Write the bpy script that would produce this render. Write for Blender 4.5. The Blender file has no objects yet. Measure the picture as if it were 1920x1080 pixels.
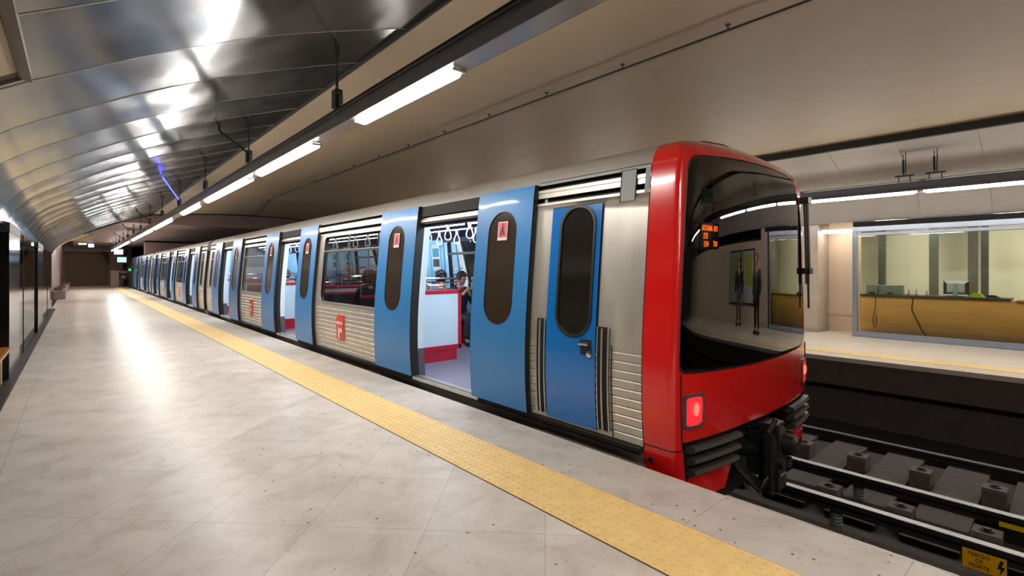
import bpy, bmesh, math, random
from mathutils import Vector, Matrix, Euler, noise
R = math.radians
rnd = random.Random(7)
SC = bpy.context.scene
COL = SC.collection

# ------------------------------------------------------------------ camera, world, exposure
CAMH = 1.45
cam_d = bpy.data.cameras.new('camera'); cam = bpy.data.objects.new('camera', cam_d); COL.objects.link(cam)
cam.location = (0, 0, CAMH); cam.rotation_euler = (R(90), 0, R(-41.19))
cam_d.sensor_width = 36; cam_d.lens = 932.0/1920*36; cam_d.shift_y = -35.4/1920
cam_d.clip_start = 0.05; cam_d.clip_end = 300
SC.camera = cam
SC.view_settings.view_transform = 'Standard'; SC.view_settings.look = 'None'
SC.view_settings.gamma = 1.0; SC.view_settings.exposure = 1.28
w = bpy.data.worlds.new('world'); SC.world = w; w.use_nodes = True
w.node_tree.nodes['Background'].inputs[0].default_value = (0.9, 0.8, 0.7, 1)
w.node_tree.nodes['Background'].inputs[1].default_value = 0.02
SC.cycles.max_bounces = 8; SC.cycles.diffuse_bounces = 4; SC.cycles.glossy_bounces = 5
SC.cycles.transparent_max_bounces = 16; SC.cycles.sample_clamp_indirect = 4
SC.cycles.caustics_reflective = False; SC.cycles.caustics_refractive = False
try: SC.cycles.use_denoising = True
except Exception: pass
UP = 8.0  # strength of the fill strips added on top of the troughs
TUBE = 30.0      # strength of the fluorescent tubes
CARL = 22.0       # strength of the car's ceiling strips

# ------------------------------------------------------------------ materials
def srgb(h):
    c = [int(h[i:i+2], 16)/255 for i in (0, 2, 4)]
    return tuple((x/12.92 if x <= .04045 else ((x+.055)/1.055)**2.4) for x in c) + (1,)
MATS = {}
def nd(t, ty, **k):
    n = t.nodes.new(ty)
    for a, b in k.items(): setattr(n, a, b)
    return n
def mat(name, hexc, rough=.5, metal=0., spec=.5, coat=0., var=0., vscale=6., vstretch=(1, 1, 1), bump=0., bscale=60., emit=0., emc=None, rvar=0.):
    if name in MATS: return MATS[name]
    m = bpy.data.materials.new(name); m.use_nodes = True; t = m.node_tree; b = t.nodes['Principled BSDF']
    c = srgb(hexc)
    b.inputs['Base Color'].default_value = c; b.inputs['Roughness'].default_value = rough
    b.inputs['Metallic'].default_value = metal; b.inputs['Specular IOR Level'].default_value = spec
    b.inputs['Coat Weight'].default_value = coat; b.inputs['Coat Roughness'].default_value = .06
    tc = nd(t, 'ShaderNodeTexCoord'); mp = nd(t, 'ShaderNodeMapping'); mp.inputs['Scale'].default_value = vstretch
    t.links.new(tc.outputs['Object'], mp.inputs[0])
    if var or rvar:
        n = nd(t, 'ShaderNodeTexNoise'); n.inputs['Scale'].default_value = vscale; n.inputs['Detail'].default_value = 6
        n.inputs['Roughness'].default_value = .6
        t.links.new(mp.outputs[0], n.inputs['Vector'])
        if var:
            r = nd(t, 'ShaderNodeValToRGB'); r.color_ramp.elements[0].position = .3; r.color_ramp.elements[1].position = .7
            r.color_ramp.elements[0].color = tuple(x*(1-var) for x in c[:3])+(1,)
            r.color_ramp.elements[1].color = tuple(min(1, x*(1+var*.6)) for x in c[:3])+(1,)
            t.links.new(n.outputs['Fac'], r.inputs[0]); t.links.new(r.outputs[0], b.inputs['Base Color'])
        if rvar:
            mr = nd(t, 'ShaderNodeMapRange'); mr.inputs[1].default_value = .3; mr.inputs[2].default_value = .7
            mr.inputs[3].default_value = rough; mr.inputs[4].default_value = rough+rvar
            t.links.new(n.outputs['Fac'], mr.inputs[0]); t.links.new(mr.outputs[0], b.inputs['Roughness'])
    if bump:
        n2 = nd(t, 'ShaderNodeTexNoise'); n2.inputs['Scale'].default_value = bscale; n2.inputs['Detail'].default_value = 4
        t.links.new(mp.outputs[0], n2.inputs['Vector'])
        bp = nd(t, 'ShaderNodeBump'); bp.inputs['Strength'].default_value = bump; bp.inputs['Distance'].default_value = .02
        t.links.new(n2.outputs['Fac'], bp.inputs['Height']); t.links.new(bp.outputs[0], b.inputs['Normal'])
    if emit:
        b.inputs['Emission Color'].default_value = srgb(emc or hexc); b.inputs['Emission Strength'].default_value = emit
    MATS[name] = m
    return m
def glass(name, tint, opac, ior=1.5, rough=0.0, reflmul=1.0):
    """thin pane: tinted see-through plus mirror reflection by fresnel"""
    if name in MATS: return MATS[name]
    m = bpy.data.materials.new(name); m.use_nodes = True; t = m.node_tree; t.nodes.clear()
    out = nd(t, 'ShaderNodeOutputMaterial'); tr = nd(t, 'ShaderNodeBsdfTransparent'); gl = nd(t, 'ShaderNodeBsdfGlossy')
    c = srgb(tint); tr.inputs[0].default_value = tuple(x*(1-opac) for x in c[:3])+(1,)
    gl.inputs['Roughness'].default_value = rough; gl.inputs[0].default_value = (1, 1, 1, 1)
    lw = nd(t, 'ShaderNodeFresnel'); lw.inputs[0].default_value = ior
    ge = nd(t, 'ShaderNodeNewGeometry')
    inv = nd(t, 'ShaderNodeMath', operation='MULTIPLY'); inv.inputs[1].default_value = reflmul; inv.use_clamp = True
    mx = nd(t, 'ShaderNodeMixShader')
    t.links.new(lw.outputs[0], inv.inputs[0]); t.links.new(inv.outputs[0], mx.inputs[0])
    t.links.new(tr.outputs[0], mx.inputs[1]); t.links.new(gl.outputs[0], mx.inputs[2]); t.links.new(mx.outputs[0], out.inputs[0])
    MATS[name] = m
    return m

def floor_mat():
    m = bpy.data.materials.new('platform_marble'); m.use_nodes = True; t = m.node_tree; b = t.nodes['Principled BSDF']
    L = t.links.new
    tc = nd(t, 'ShaderNodeTexCoord'); sx = nd(t, 'ShaderNodeSeparateXYZ'); L(tc.outputs['Object'], sx.inputs[0])
    def M(op, a, bb=None, c=None):
        n = nd(t, 'ShaderNodeMath', operation=op)
        for i, v in enumerate((a, bb, c)):
            if v is None: continue
            if isinstance(v, (int, float)): n.inputs[i].default_value = v
            else: L(v, n.inputs[i])
        return n.outputs[0]
    X, Y = sx.outputs[0], sx.outputs[1]; r2 = math.sqrt(.5)
    p = M('MULTIPLY', M('ADD', X, Y), r2); q = M('MULTIPLY', M('SUBTRACT', X, Y), r2)
    T = .665
    def line(v, off, per, wdt):   # 1 on a joint
        f = M('FRACT', M('ADD', M('DIVIDE', M('SUBTRACT', v, off), per), 100.5))
        d = M('MULTIPLY', M('ABSOLUTE', M('SUBTRACT', f, .5)), per)
        return M('LESS_THAN', d, wdt)
    body = M('LESS_THAN', X, 2.09)
    notleft = M('GREATER_THAN', X, -.41)
    diag = M('MAXIMUM', line(p, 2.725, T, .0022), line(q, 0.0, T, .0022))
    diag = M('MULTIPLY', M('MULTIPLY', diag, body), notleft)
    edge = M('MULTIPLY', line(Y, 1.48, .935, .003), M('GREATER_THAN', X, 2.58))
    lb = M('LESS_THAN', M('ABSOLUTE', M('ADD', X, .41)), .003)
    left = M('MULTIPLY', line(Y, .5, .93, .0025), M('LESS_THAN', X, -.41))
    j = M('MAXIMUM', M('MAXIMUM', diag, edge), M('MAXIMUM', lb, left))
    # per-tile value
    fl = nd(t, 'ShaderNodeCombineXYZ'); L(M('FLOOR', M('DIVIDE', M('SUBTRACT', p, 2.725), T)), fl.inputs[0]); L(M('FLOOR', M('DIVIDE', q, T)), fl.inputs[1])
    wn = nd(t, 'ShaderNodeTexWhiteNoise'); L(fl.outputs[0], wn.inputs[0])
    n1 = nd(t, 'ShaderNodeTexNoise'); n1.inputs['Scale'].default_value = 3.5; n1.inputs['Detail'].default_value = 9; n1.inputs['Roughness'].default_value = .62; n1.inputs['Distortion'].default_value = .6
    L(tc.outputs['Object'], n1.inputs['Vector'])
    rp = nd(t, 'ShaderNodeValToRGB'); e = rp.color_ramp.elements
    e[0].position = .28; e[0].color = srgb('c2b5a6'); e[1].position = .62; e[1].color = srgb('dcd2c6')
    k = e.new(.47); k.color = srgb('d3c9bd')
    L(n1.outputs['Fac'], rp.inputs[0])
    hv = nd(t, 'ShaderNodeHueSaturation'); L(rp.outputs[0], hv.inputs['Color'])
    L(M('ADD', M('MULTIPLY', wn.outputs[0], .12), .93), hv.inputs['Value'])
    # fine fossil specks
    n2 = nd(t, 'ShaderNodeTexNoise'); n2.inputs['Scale'].default_value = 26; n2.inputs['Detail'].default_value = 5
    mp = nd(t, 'ShaderNodeMapping'); mp.inputs['Rotation'].default_value = (0, 0, R(-45)); mp.inputs['Scale'].default_value = (1, 2.2, 1)
    L(tc.outputs['Object'], mp.inputs[0]); L(mp.outputs[0], n2.inputs['Vector'])
    sp = nd(t, 'ShaderNodeMapRange'); sp.inputs[1].default_value = .62; sp.inputs[2].default_value = .72; L(n2.outputs['Fac'], sp.inputs[0])
    mxa = nd(t, 'ShaderNodeMix', data_type='RGBA'); L(M('MULTIPLY', sp.outputs[0], .5), mxa.inputs[0]); L(hv.outputs[0], mxa.inputs[6]); mxa.inputs[7].default_value = srgb('7f7367')
    vo = nd(t, 'ShaderNodeTexVoronoi'); vo.inputs['Scale'].default_value = 11; vo.inputs['Randomness'].default_value = 1; L(tc.outputs['Object'], vo.inputs['Vector'])
    n3 = nd(t, 'ShaderNodeTexNoise'); n3.inputs['Scale'].default_value = 1.3; L(tc.outputs['Object'], n3.inputs['Vector'])
    dots = M('MULTIPLY', M('LESS_THAN', vo.outputs['Distance'], .095), M('GREATER_THAN', n3.outputs['Fac'], .47))
    near = M('GREATER_THAN', X, .9)
    mxb = nd(t, 'ShaderNodeMix', data_type='RGBA'); L(M('MULTIPLY', M('MULTIPLY', dots, near), .8), mxb.inputs[0]); L(mxa.outputs[2], mxb.inputs[6]); mxb.inputs[7].default_value = srgb('4c443c')
    mxe = nd(t, 'ShaderNodeMix', data_type='RGBA', blend_type='MULTIPLY'); L(M('MULTIPLY', M('GREATER_THAN', X, 2.58), .8), mxe.inputs[0]); L(mxb.outputs[2], mxe.inputs[6]); mxe.inputs[7].default_value = (.80, .81, .82, 1)
    mxc = nd(t, 'ShaderNodeMix', data_type='RGBA'); L(M('MULTIPLY', j, .38), mxc.inputs[0]); L(mxe.outputs[2], mxc.inputs[6]); mxc.inputs[7].default_value = srgb('5d5248')
    L(mxc.outputs[2], b.inputs['Base Color'])
    rr = nd(t, 'ShaderNodeMapRange'); rr.inputs[3].default_value = .24; rr.inputs[4].default_value = .36; L(n1.outputs['Fac'], rr.inputs[0])
    L(M('ADD', rr.outputs[0], M('MULTIPLY', M('GREATER_THAN', X, 2.58), .15)), b.inputs['Roughness'])
    b.inputs['Specular IOR Level'].default_value = .09
    bp = nd(t, 'ShaderNodeBump'); bp.inputs['Strength'].default_value = .15; bp.inputs['Distance'].default_value = .004
    L(n1.outputs['Fac'], bp.inputs['Height']); L(bp.outputs[0], b.inputs['Normal'])
    return m

M_floor = floor_mat()
M_floor2 = mat('far_platform_marble', 'c6bbae', .25, var=.08, vscale=4)
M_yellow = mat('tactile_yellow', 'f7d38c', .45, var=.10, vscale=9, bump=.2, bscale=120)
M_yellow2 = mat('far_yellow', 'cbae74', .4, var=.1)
M_vault = mat('brushed_steel_vault', '808182', .13, metal=.84, var=.06, vscale=2.5, rvar=.05)
M_ridge = mat('vault_ridge', 'b5b0a8', .3, metal=.5)
M_beige = mat('beige_plaster', 'b5a48c', .55, var=.05, vscale=3)
M_grey_pl = mat('grey_plaster', '8f8a84', .4, var=.04)
M_pink = mat('pink_plaster', '86706d', .6)
M_black = mat('black_metal', '15130f', .45)
M_dark = mat('dark_concrete', '2c2624', .8, var=.3, vscale=4, bump=.4, bscale=30)
M_dark2 = mat('track_wall_dark', '2d2927', .8, var=.3, vscale=2)
M_ball = mat('sleeper_concrete', '5a514d', .8, var=.3, vscale=12, bump=.4, bscale=50)
M_rail = mat('rail_polished', '8d8c8f', .42, metal=1)
M_railw = mat('rail_web', '201b18', .6, metal=.3)
M_insul = mat('insulator_grey', '5c6163', .4)
M_steel = mat('stainless', 'c9c3b8', .36, metal=.62, var=.14, vscale=5, vstretch=(1, 1, .22), rvar=.12)
M_steel2 = mat('stainless_smooth', 'd0cec9', .32, metal=.7, var=.08, vscale=3)
M_slot = mat('slot_dark', '1d1916', .7)
M_rubber = mat('rubber_black', '1b1714', .5)
M_jamb = mat('door_edge_bronze', '3a332c', .45, metal=.4)
M_blue = mat('door_blue', '2f7cbc', .36, coat=.15, var=.04, vscale=2)
M_blue2 = mat('cab_door_blue', '0d6fc0', .22, coat=.5)
M_red = mat('red_paint', 'e01a18', .20, coat=.7)
M_redin = mat('interior_red', 'c22032', .4)
M_lblue = mat('interior_pale_blue', 'a3d4ee', .35)
M_white = mat('interior_white', 'def0f5', .35)
M_navy = mat('interior_navy', '1d1c3c', .6)
M_carfl = mat('car_floor', '7a7a8c', .35, var=.1, vscale=20)
M_chrome = mat('chrome', 'd8d8d8', .15, metal=1)
M_graym = mat('grey_metal', '77777a', .35, metal=.7)
M_tubeon = mat('tube_lit', 'ffffff', .5, emit=TUBE, emc='fffaf3')
M_carlight = mat('car_strip_lit', 'ffffff', .5, emit=CARL, emc='eaf2ff')
M_gl_win = glass('window_glass', '9a9088', .12, 1.5)
M_gl_leaf = mat('door_glass_tinted', '3b3126', .12, spec=.6)
M_gl_ws = glass('windscreen_glass', '55504c', .4, 1.75, reflmul=1.15)
M_gl_booth = glass('booth_glass', 'f2f6f0', .02, 1.35)
M_gl_shop = glass('wall_glass', '8a9a94', .3, 1.5)
M_fixt = mat('fixture_grey', '66656a', .32, metal=.7)
M_reflector = mat('reflector_alu', 'c9bfb2', .28, metal=.8)
M_black_gl = mat('black_gloss', '0d0d0f', .12)

# ------------------------------------------------------------------ mesh builder
def lerp(a, b, t): return a+(b-a)*t
class MB:
    def __init__(s): s.v = []; s.f = []; s.m = []; s.mi = 0
    def add(s, vs, fs, mi=None):
        o = len(s.v); s.v += [tuple(v) for v in vs]; s.f += [tuple(i+o for i in f) for f in fs]
        s.m += [s.mi if mi is None else mi]*len(fs); return s
    def box(s, x0, x1, y0, y1, z0, z1, mi=None, bev=0.0):
        if bev:
            b = bev; bm = bmesh.new(); bmesh.ops.create_cube(bm, size=1)
            for v in bm.verts: v.co = (lerp(x0, x1, v.co.x+.5), lerp(y0, y1, v.co.y+.5), lerp(z0, z1, v.co.z+.5))
            bmesh.ops.bevel(bm, geom=bm.edges[:], offset=b, segments=2, affect='EDGES', profile=.6)
            bm.verts.index_update(); s.add([v.co[:] for v in bm.verts], [[v.index for v in f.verts] for f in bm.faces], mi); bm.free(); return s
        vs = [(x, y, z) for x in (x0, x1) for y in (y0, y1) for z in (z0, z1)]
        return s.add(vs, [(0, 1, 3, 2), (4, 6, 7, 5), (0, 4, 5, 1), (2, 3, 7, 6), (0, 2, 6, 4), (1, 5, 7, 3)], mi)
    def tube(s, p0, p1, r, n=8, r2=None, mi=None, cap=True):
        p0, p1 = Vector(p0), Vector(p1); d = (p1-p0).normalized(); a = d.orthogonal().normalized(); b = d.cross(a)
        r2 = r if r2 is None else r2; vs = []
        for p, rr in ((p0, r), (p1, r2)):
            for k in range(n):
                t = 2*math.pi*k/n; vs.append(p+a*math.cos(t)*rr+b*math.sin(t)*rr)
        fs = [(k, (k+1) % n, n+(k+1) % n, n+k) for k in range(n)]
        if cap: fs += [tuple(range(n-1, -1, -1)), tuple(range(n, 2*n))]
        return s.add(vs, fs, mi)
    def path(s, pts, r, n=8, closed=False, mi=None):
        pts = [Vector(p) for p in pts]; N = len(pts); vs = []; up = None
        for i, p in enumerate(pts):
            a = pts[(i-1) % N] if (closed or i > 0) else p; c = pts[(i+1) % N] if (closed or i < N-1) else p
            d = (c-a).normalized()
            if up is None: up = d.orthogonal().normalized()
            up = (up-d*up.dot(d)).normalized(); b = d.cross(up)
            for k in range(n):
                t = 2*math.pi*k/n; vs.append(p+up*math.cos(t)*r+b*math.sin(t)*r)
        fs = []
        for i in range(N if closed else N-1):
            for k in range(n):
                a0 = i*n; a1 = ((i+1) % N)*n
                fs.append((a0+k, a0+(k+1) % n, a1+(k+1) % n, a1+k))
        if not closed: fs += [tuple(range(n-1, -1, -1)), tuple(range((N-1)*n, N*n))]
        return s.add(vs, fs, mi)
    def prism(s, poly, y0, y1, mi=None, axis='y'):
        n = len(poly)
        def P(a, b, c): return (a, c, b) if axis == 'y' else ((c, a, b) if axis == 'x' else (a, b, c))
        vs = [P(a, b, y0) for a, b in poly]+[P(a, b, y1) for a, b in poly]
        return s.add(vs, [(k, (k+1) % n, n+(k+1) % n, n+k) for k in range(n)]+[tuple(range(n-1, -1, -1)), tuple(range(n, 2*n))], mi)
    def grid(s, fn, us, vs, mi=None, skip=None, mrow=None):
        nu, nv = len(us), len(vs); P = [fn(u, v) for v in vs for u in us]; fs = []; ms = []
        for j in range(nv-1):
            for i in range(nu-1):
                if skip and skip((us[i]+us[i+1])/2, (vs[j]+vs[j+1])/2): continue
                fs.append((j*nu+i, j*nu+i+1, (j+1)*nu+i+1, (j+1)*nu+i)); ms.append(mrow[j] if mrow else (s.mi if mi is None else mi))
        o = len(s.v); s.v += [tuple(p) for p in P]; s.f += [tuple(i+o for i in f) for f in fs]; s.m += ms
        return s
    def ball(s, c, r, n=12, m=8, mi=None, rot=None):
        c = Vector(c); rx, ry, rz = (r, r, r) if isinstance(r, (int, float)) else r
        vs = []
        for j in range(m+1):
            ph = math.pi*j/m
            for i in range(n):
                th = 2*math.pi*i/n; v = Vector((rx*math.sin(ph)*math.cos(th), ry*math.sin(ph)*math.sin(th), rz*math.cos(ph)))
                if rot: v = rot @ v
                vs.append(c+v)
        fs = [(j*n+i, (j+1)*n+i, (j+1)*n+(i+1) % n, j*n+(i+1) % n) for j in range(m) for i in range(n)]
        return s.add(vs, fs, mi)
    def lathe(s, prof, c, ax='z', n=20, mi=None):
        c = Vector(c); vs = []
        for r, h in prof:
            for i in range(n):
                t = 2*math.pi*i/n; a, b = r*math.cos(t), r*math.sin(t)
                vs.append(c+Vector({'z': (a, b, h), 'y': (a, h, b), 'x': (h, a, b)}[ax]))
        N = len(prof)
        fs = [(j*n+i, j*n+(i+1) % n, (j+1)*n+(i+1) % n, (j+1)*n+i) for j in range(N-1) for i in range(n)]
        fs += [tuple(range(n)), tuple(range((N-1)*n, N*n))]
        return s.add(vs, fs, mi)
    def build(s, name, mats, parent=None, smooth=False, label=None, angle=35):
        me = bpy.data.meshes.new(name); off = Vector((0, 0, 0)); p = parent
        while p is not None: off += p.location; p = p.parent
        me.from_pydata([Vector(v)-off for v in s.v], [], s.f)
        if not isinstance(mats, (list, tuple)): mats = [mats]
        for m in mats: me.materials.append(m)
        for p_, mi in zip(me.polygons, s.m): p_.material_index = min(mi, len(mats)-1)
        bm = bmesh.new(); bm.from_mesh(me)
        bmesh.ops.remove_doubles(bm, verts=bm.verts, dist=1e-5)
        bmesh.ops.recalc_face_normals(bm, faces=bm.faces)
        bm.to_mesh(me); bm.free()
        if smooth:
            for p_ in me.polygons: p_.use_smooth = True
            try: me.set_sharp_from_angle(angle=R(angle))
            except Exception: pass
        o = bpy.data.objects.new(name, me); COL.objects.link(o)
        if parent: o.parent = parent
        if label: o['label'] = label
        return o
def tag(o, label, cat, group=None, kind=None):
    if label: o['label'] = label
    if cat: o['category'] = cat
    if group: o['group'] = group
    if kind: o['kind'] = kind
    return o
def thing(name, label, cat, loc=(0, 0, 0), group=None, rz=0):
    o = bpy.data.objects.new(name, None); COL.objects.link(o); o.location = loc; o.rotation_euler = (0, 0, rz)
    o.empty_display_size = .2
    return tag(o, label, cat, group)
def struct(o, label=None):
    o['kind'] = 'structure'
    if label: o['label'] = label
    return o
def copy_tree(o, parent=None, loc=None, rz=None, label=None):
    c = o.copy(); COL.objects.link(c); c.parent = parent
    if loc is not None: c.location = loc
    if rz is not None: c.rotation_euler = (0, 0, rz)
    if label: c['label'] = label
    for ch in list(o.children): copy_tree(ch, c)
    return c
def frange(a, b, n): return [a+(b-a)*i/n for i in range(n+1)]
_font = None
def text(s, size, M, mt, name='lettering', parent=None, extrude=.001, sx=1.0, align='CENTER', bold=0.0):
    """flat lettering as a mesh, transformed by matrix M (text lies in local xy)"""
    cu = bpy.data.curves.new('tmp', 'FONT'); cu.body = s; cu.size = size; cu.align_x = align; cu.align_y = 'CENTER'; cu.extrude = extrude; cu.offset = bold
    cu.resolution_u = 2
    ob = bpy.data.objects.new('tmp', cu); COL.objects.link(ob); bpy.context.view_layer.update()
    dg = bpy.context.evaluated_depsgraph_get(); me = bpy.data.meshes.new_from_object(ob.evaluated_get(dg))
    COL.objects.unlink(ob); bpy.data.objects.remove(ob); bpy.data.curves.remove(cu)
    off = Vector((0, 0, 0)); p = parent
    while p is not None: off += p.location; p = p.parent
    for v in me.vertices: v.co = (M @ Vector((v.co.x*sx, v.co.y, v.co.z)))-off
    me.materials.clear(); me.materials.append(mt); me.name = name
    o = bpy.data.objects.new(name, me); COL.objects.link(o)
    if parent: o.parent = parent
    return o
def frame_mtx(origin, xdir, ydir):
    x = Vector(xdir).normalized(); y = Vector(ydir); y = (y-x*y.dot(x)).normalized(); z = x.cross(y)
    M = Matrix((x, y, z)).transposed().to_4x4(); M.translation = Vector(origin); return M

# ------------------------------------------------------------------ setting: layout numbers
AX = 6.28                    # symmetry axis between the tracks
EX = 3.124; FX = 2*AX-EX     # platform edges
Y0, Y1 = -12.0, 57.0
TB = -1.15                   # track bed

m = MB(); m.box(-.7, EX, Y0, Y1, -.14, 0); struct(m.build('floor', M_floor))
m = MB()
m.box(2.105, 2.58, Y0, 50, 0, .004)
o = m.build('trim_1', M_yellow); struct(o)
m = MB()                      # raised studs on the tactile strip near the camera
for i in range(8):
    x = 2.105+.03+i*.0593
    yy = .9
    while yy < 7.5:
        m.lathe([(.011, .004), (.010, .0065), (.006, .0075)], (x, yy, 0), n=8)
        yy += .0593
o = m.build('tactile_studs', M_yellow, smooth=True); o['kind'] = 'structure'
m = MB()
m.box(2.097, 2.104, Y0, 50, 0, .0015); m.box(2.581, 2.586, Y0, 50, 0, .0015)
struct(m.build('trim_2', mat('joint_brown', '5a4838', .8)))
m = MB(); m.box(EX-.12, EX-.10, Y0, 50, TB, -.14)
struct(m.build('platform_wall', M_dark2))
m = MB(); m.box(EX-.12, FX+.4, Y0, 70, TB-.1, TB); struct(m.build('track_bed', M_dark))
# far platform
m = MB(); m.box(FX, 17.5, Y0, 60, -.07, 0); struct(m.build('floor', M_floor2))
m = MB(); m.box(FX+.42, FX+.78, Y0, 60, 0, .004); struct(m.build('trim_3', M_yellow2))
m = MB(); m.box(FX+.03, FX+.12, Y0, 60, -.42, -.07); m.box(FX+.36, FX+.42, Y0, 60, TB, -.07); m.box(FX+.03, FX+.4, Y0, 60, -.47, -.42)
struct(m.build('platform_wall', mat('far_platform_face', '4c423e', .8, var=.15)))
# near left dark floor strip and glass wall
m = MB(); m.box(-.69, -.585, Y0, 24.6, 0, .02); struct(m.build('baseboard_left', mat('dark_strip', '2a2220', .5)))

# vault over the near platform and its mirror twin
VP = [(-.70, .56), (-.66, .70), (-.60, .80), (-.5, .915), (-.35, 1.03), (-.2, 1.125), (0, 1.235), (.3, 1.405), (.6, 1.56), (.9, 1.705), (1.2, 1.835), (1.5, 1.95), (1.8, 2.06), (2.05, 2.15), (2.3, 2.235)]
def vault_z(x):
    for (a, b), (c, d) in zip(VP, VP[1:]):
        if a <= x <= c: return CAMH+lerp(b, d, (x-a)/(c-a))
    return CAMH+(VP[0][1] if x < VP[0][0] else VP[-1][1])
def vault_z2(x, mirror): return vault_z(x)-(.17*max(0, min(1, (.9-x)/1.0))**1.6 if mirror else 0)
def build_vault(mirror, ya, yb, name):
    m = MB(); per = 1.02; k0 = math.floor((ya-.03)/per); yy = .03+k0*per
    sub = []
    xs = []
    for (a, b), (c, d) in zip(VP, VP[1:]):
        n = 4 if c-a > .15 else 2
        xs += [lerp(a, c, i/n) for i in range(n)]
    xs.append(2.3)
    if mirror:
        xs = [x for x in xs if x >= -.11]
    while yy < yb:
        rr = random.Random(int(yy*100)+(999 if mirror else 0)); tl = rr.uniform(-.014, .014); ph = rr.uniform(0, 6); bow = rr.uniform(.004, .014)
        def f(x, t, yy=yy, tl=tl, ph=ph, bow=bow):
            z = vault_z2(x, mirror)
            w1 = bow*math.sin(math.pi*t)+tl*(t-.5)+.010*noise.noise(Vector((x*1.1+ph, t*1.2, yy)))+.004*noise.noise(Vector((x*3+ph, t*2.5, yy+5)))
            X = x if not mirror else 2*AX-x
            return (X, yy+.004+t*(per-.008), z+w1*.62)
        m.grid(f, xs, frange(0, 1, 10), mi=0)
        for a, b in zip(xs, xs[1:]):
            pa, pb = (a, vault_z2(a, mirror)), (b, vault_z2(b, mirror))
            X = (lambda x: x if not mirror else 2*AX-x)
            if yy > ya:
                m.add([(X(a), yy-.0035, pa[1]-.007), (X(b), yy-.0035, pb[1]-.007), (X(b), yy+.0035, pb[1]-.007), (X(a), yy+.0035, pa[1]-.007),
                       (X(a), yy-.0035, pa[1]+.02), (X(b), yy-.0035, pb[1]+.02), (X(b), yy+.0035, pb[1]+.02), (X(a), yy+.0035, pa[1]+.02)],
                      [(0, 1, 2, 3), (0, 4, 5, 1), (3, 2, 6, 7)], mi=1)
        yy += per
    return struct(m.build(name, [M_vault if not mirror else M_vault2, M_ridge], smooth=True, angle=50))
M_vault2 = mat('grey_vault_panel', 'aaa5a0', .38, metal=.3, var=.05)
build_vault(False, Y0, 25.0, 'ceiling')
build_vault(True, -10.0, 25.0, 'ceiling')
# back plates above vaults (dark void)
# ceiling over the tracks, gently arched
def arch(x): return CAMH+2.235+.22*(1-((x-AX)/(AX-2.3))**2)
m = MB(); m.grid(lambda x, y: (x, y, arch(x)), frange(2.3, 2*AX-2.3, 32), frange(Y0, 25, 37))
struct(m.build('ceiling', M_beige, smooth=True))
# thin seams across the arch
m = MB()
for y in (18.3,):
    m.path([(x, y, arch(x)-.004) for x in frange(2.35, 2*AX-2.35, 24)], .008, 6)
struct(m.build('trim_4', mat('seam_light', 'a39483', .6)))
# dark edges where the vaults meet the arch
m = MB(); m.box(2.285, 2.315, Y0, 25, CAMH+2.20, CAMH+2.235); struct(m.build('trim_5', M_black))
m = MB(); m.box(2*AX-2.36, 2*AX-2.27, -10, 25, CAMH+2.12, CAMH+2.23); struct(m.build('trim_6', M_black))
# bulkhead arch at Y=25, pink lower ceiling beyond
zc = CAMH+1.86
m = MB()
m.grid(lambda x, t: (x, 25.0, lerp(zc, max(zc, (vault_z(x) if x < 2.3 else arch(min(x, 2*AX-2.3)))+.05), t)), frange(.4, 12.2, 40), [0, 1])
m.grid(lambda x, y: (x, y, zc), [-.2, 2.0, 3.3], [25, 57]); m.grid(lambda x, y: (x, y, zc), [3.3, 12.2], [25, 40])
m.box(3.3, 12.2, 40, 40.3, zc-.9, zc+.3)
struct(m.build('ceiling', M_pink))
m = MB(); m.path([(x, 24.95, (vault_z(x) if x < 2.3 else arch(x))-.01) for x in frange(.2, 2*AX-2.3, 40)], .035, 6); struct(m.build('trim_7', M_black))
# pale cove on the left after the glass wall
m = MB(); cv = [(-.78, 2.35), (-.62, 2.62), (-.35, 2.85), (0.1, 3.05), (.45, 3.25)]
m.grid(lambda i, y: (cv[int(i)][0], y, cv[int(i)][1]), [0, 1, 2, 3, 4], [25.02, 34]); m.box(-.2, .6, 34, 34.1, 2.9, 3.35)
struct(m.build('ceiling', mat('cove_cream', 'b39f7c', .5), smooth=True))
# tunnel darkness beyond
m = MB(); m.box(EX+.02, 12.3, 57, 57.2, TB, 4); m.box(12.2, 12.4, 25, 57, TB, 4); m.box(3.25, 3.35, 50.5, 57, TB, zc); m.box(3.3, 12.2, 40, 57, 3.2, 3.3)
struct(m.build('wall_tunnel', M_dark2))
# end wall of the near platform
m = MB(); m.box(-1.2, 3.3, 57, 57.2, 0, 4.2); m.box(-1.2, 3.3, 56.6, 57, 2.95, 3.35)
struct(m.build('wall_end', mat('end_wall', 'ab988b', .6)))
# left wall beyond the glass, recess behind the glass
mw = mat('pink_wall', 'a8948f', .35, var=.08)
m = MB(); m.box(-1.0, -.9, 24.6, 57, 0, 3.6); struct(m.build('wall_left', mw))
m = MB(); m.box(-1.0, -.69, 24.5, 24.6, 0, 2.5); struct(m.build('wall_left', mw))
mw = mat('recess_wall', '55584f', .5, var=.2)
for nm, bb in (('wall_left', (-2.4, -2.3, Y0, 24.6, 0, 2.02)), ('ceiling', (-2.4, -.70, Y0, 24.6, 2.04, 2.12)), ('floor', (-2.4, -.7, Y0, 24.6, -.14, 0)), ('wall_left', (-2.4, -.7, 24.4, 24.5, 0, 2.03))):
    m = MB(); m.box(*bb); struct(m.build(nm, mw))
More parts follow.
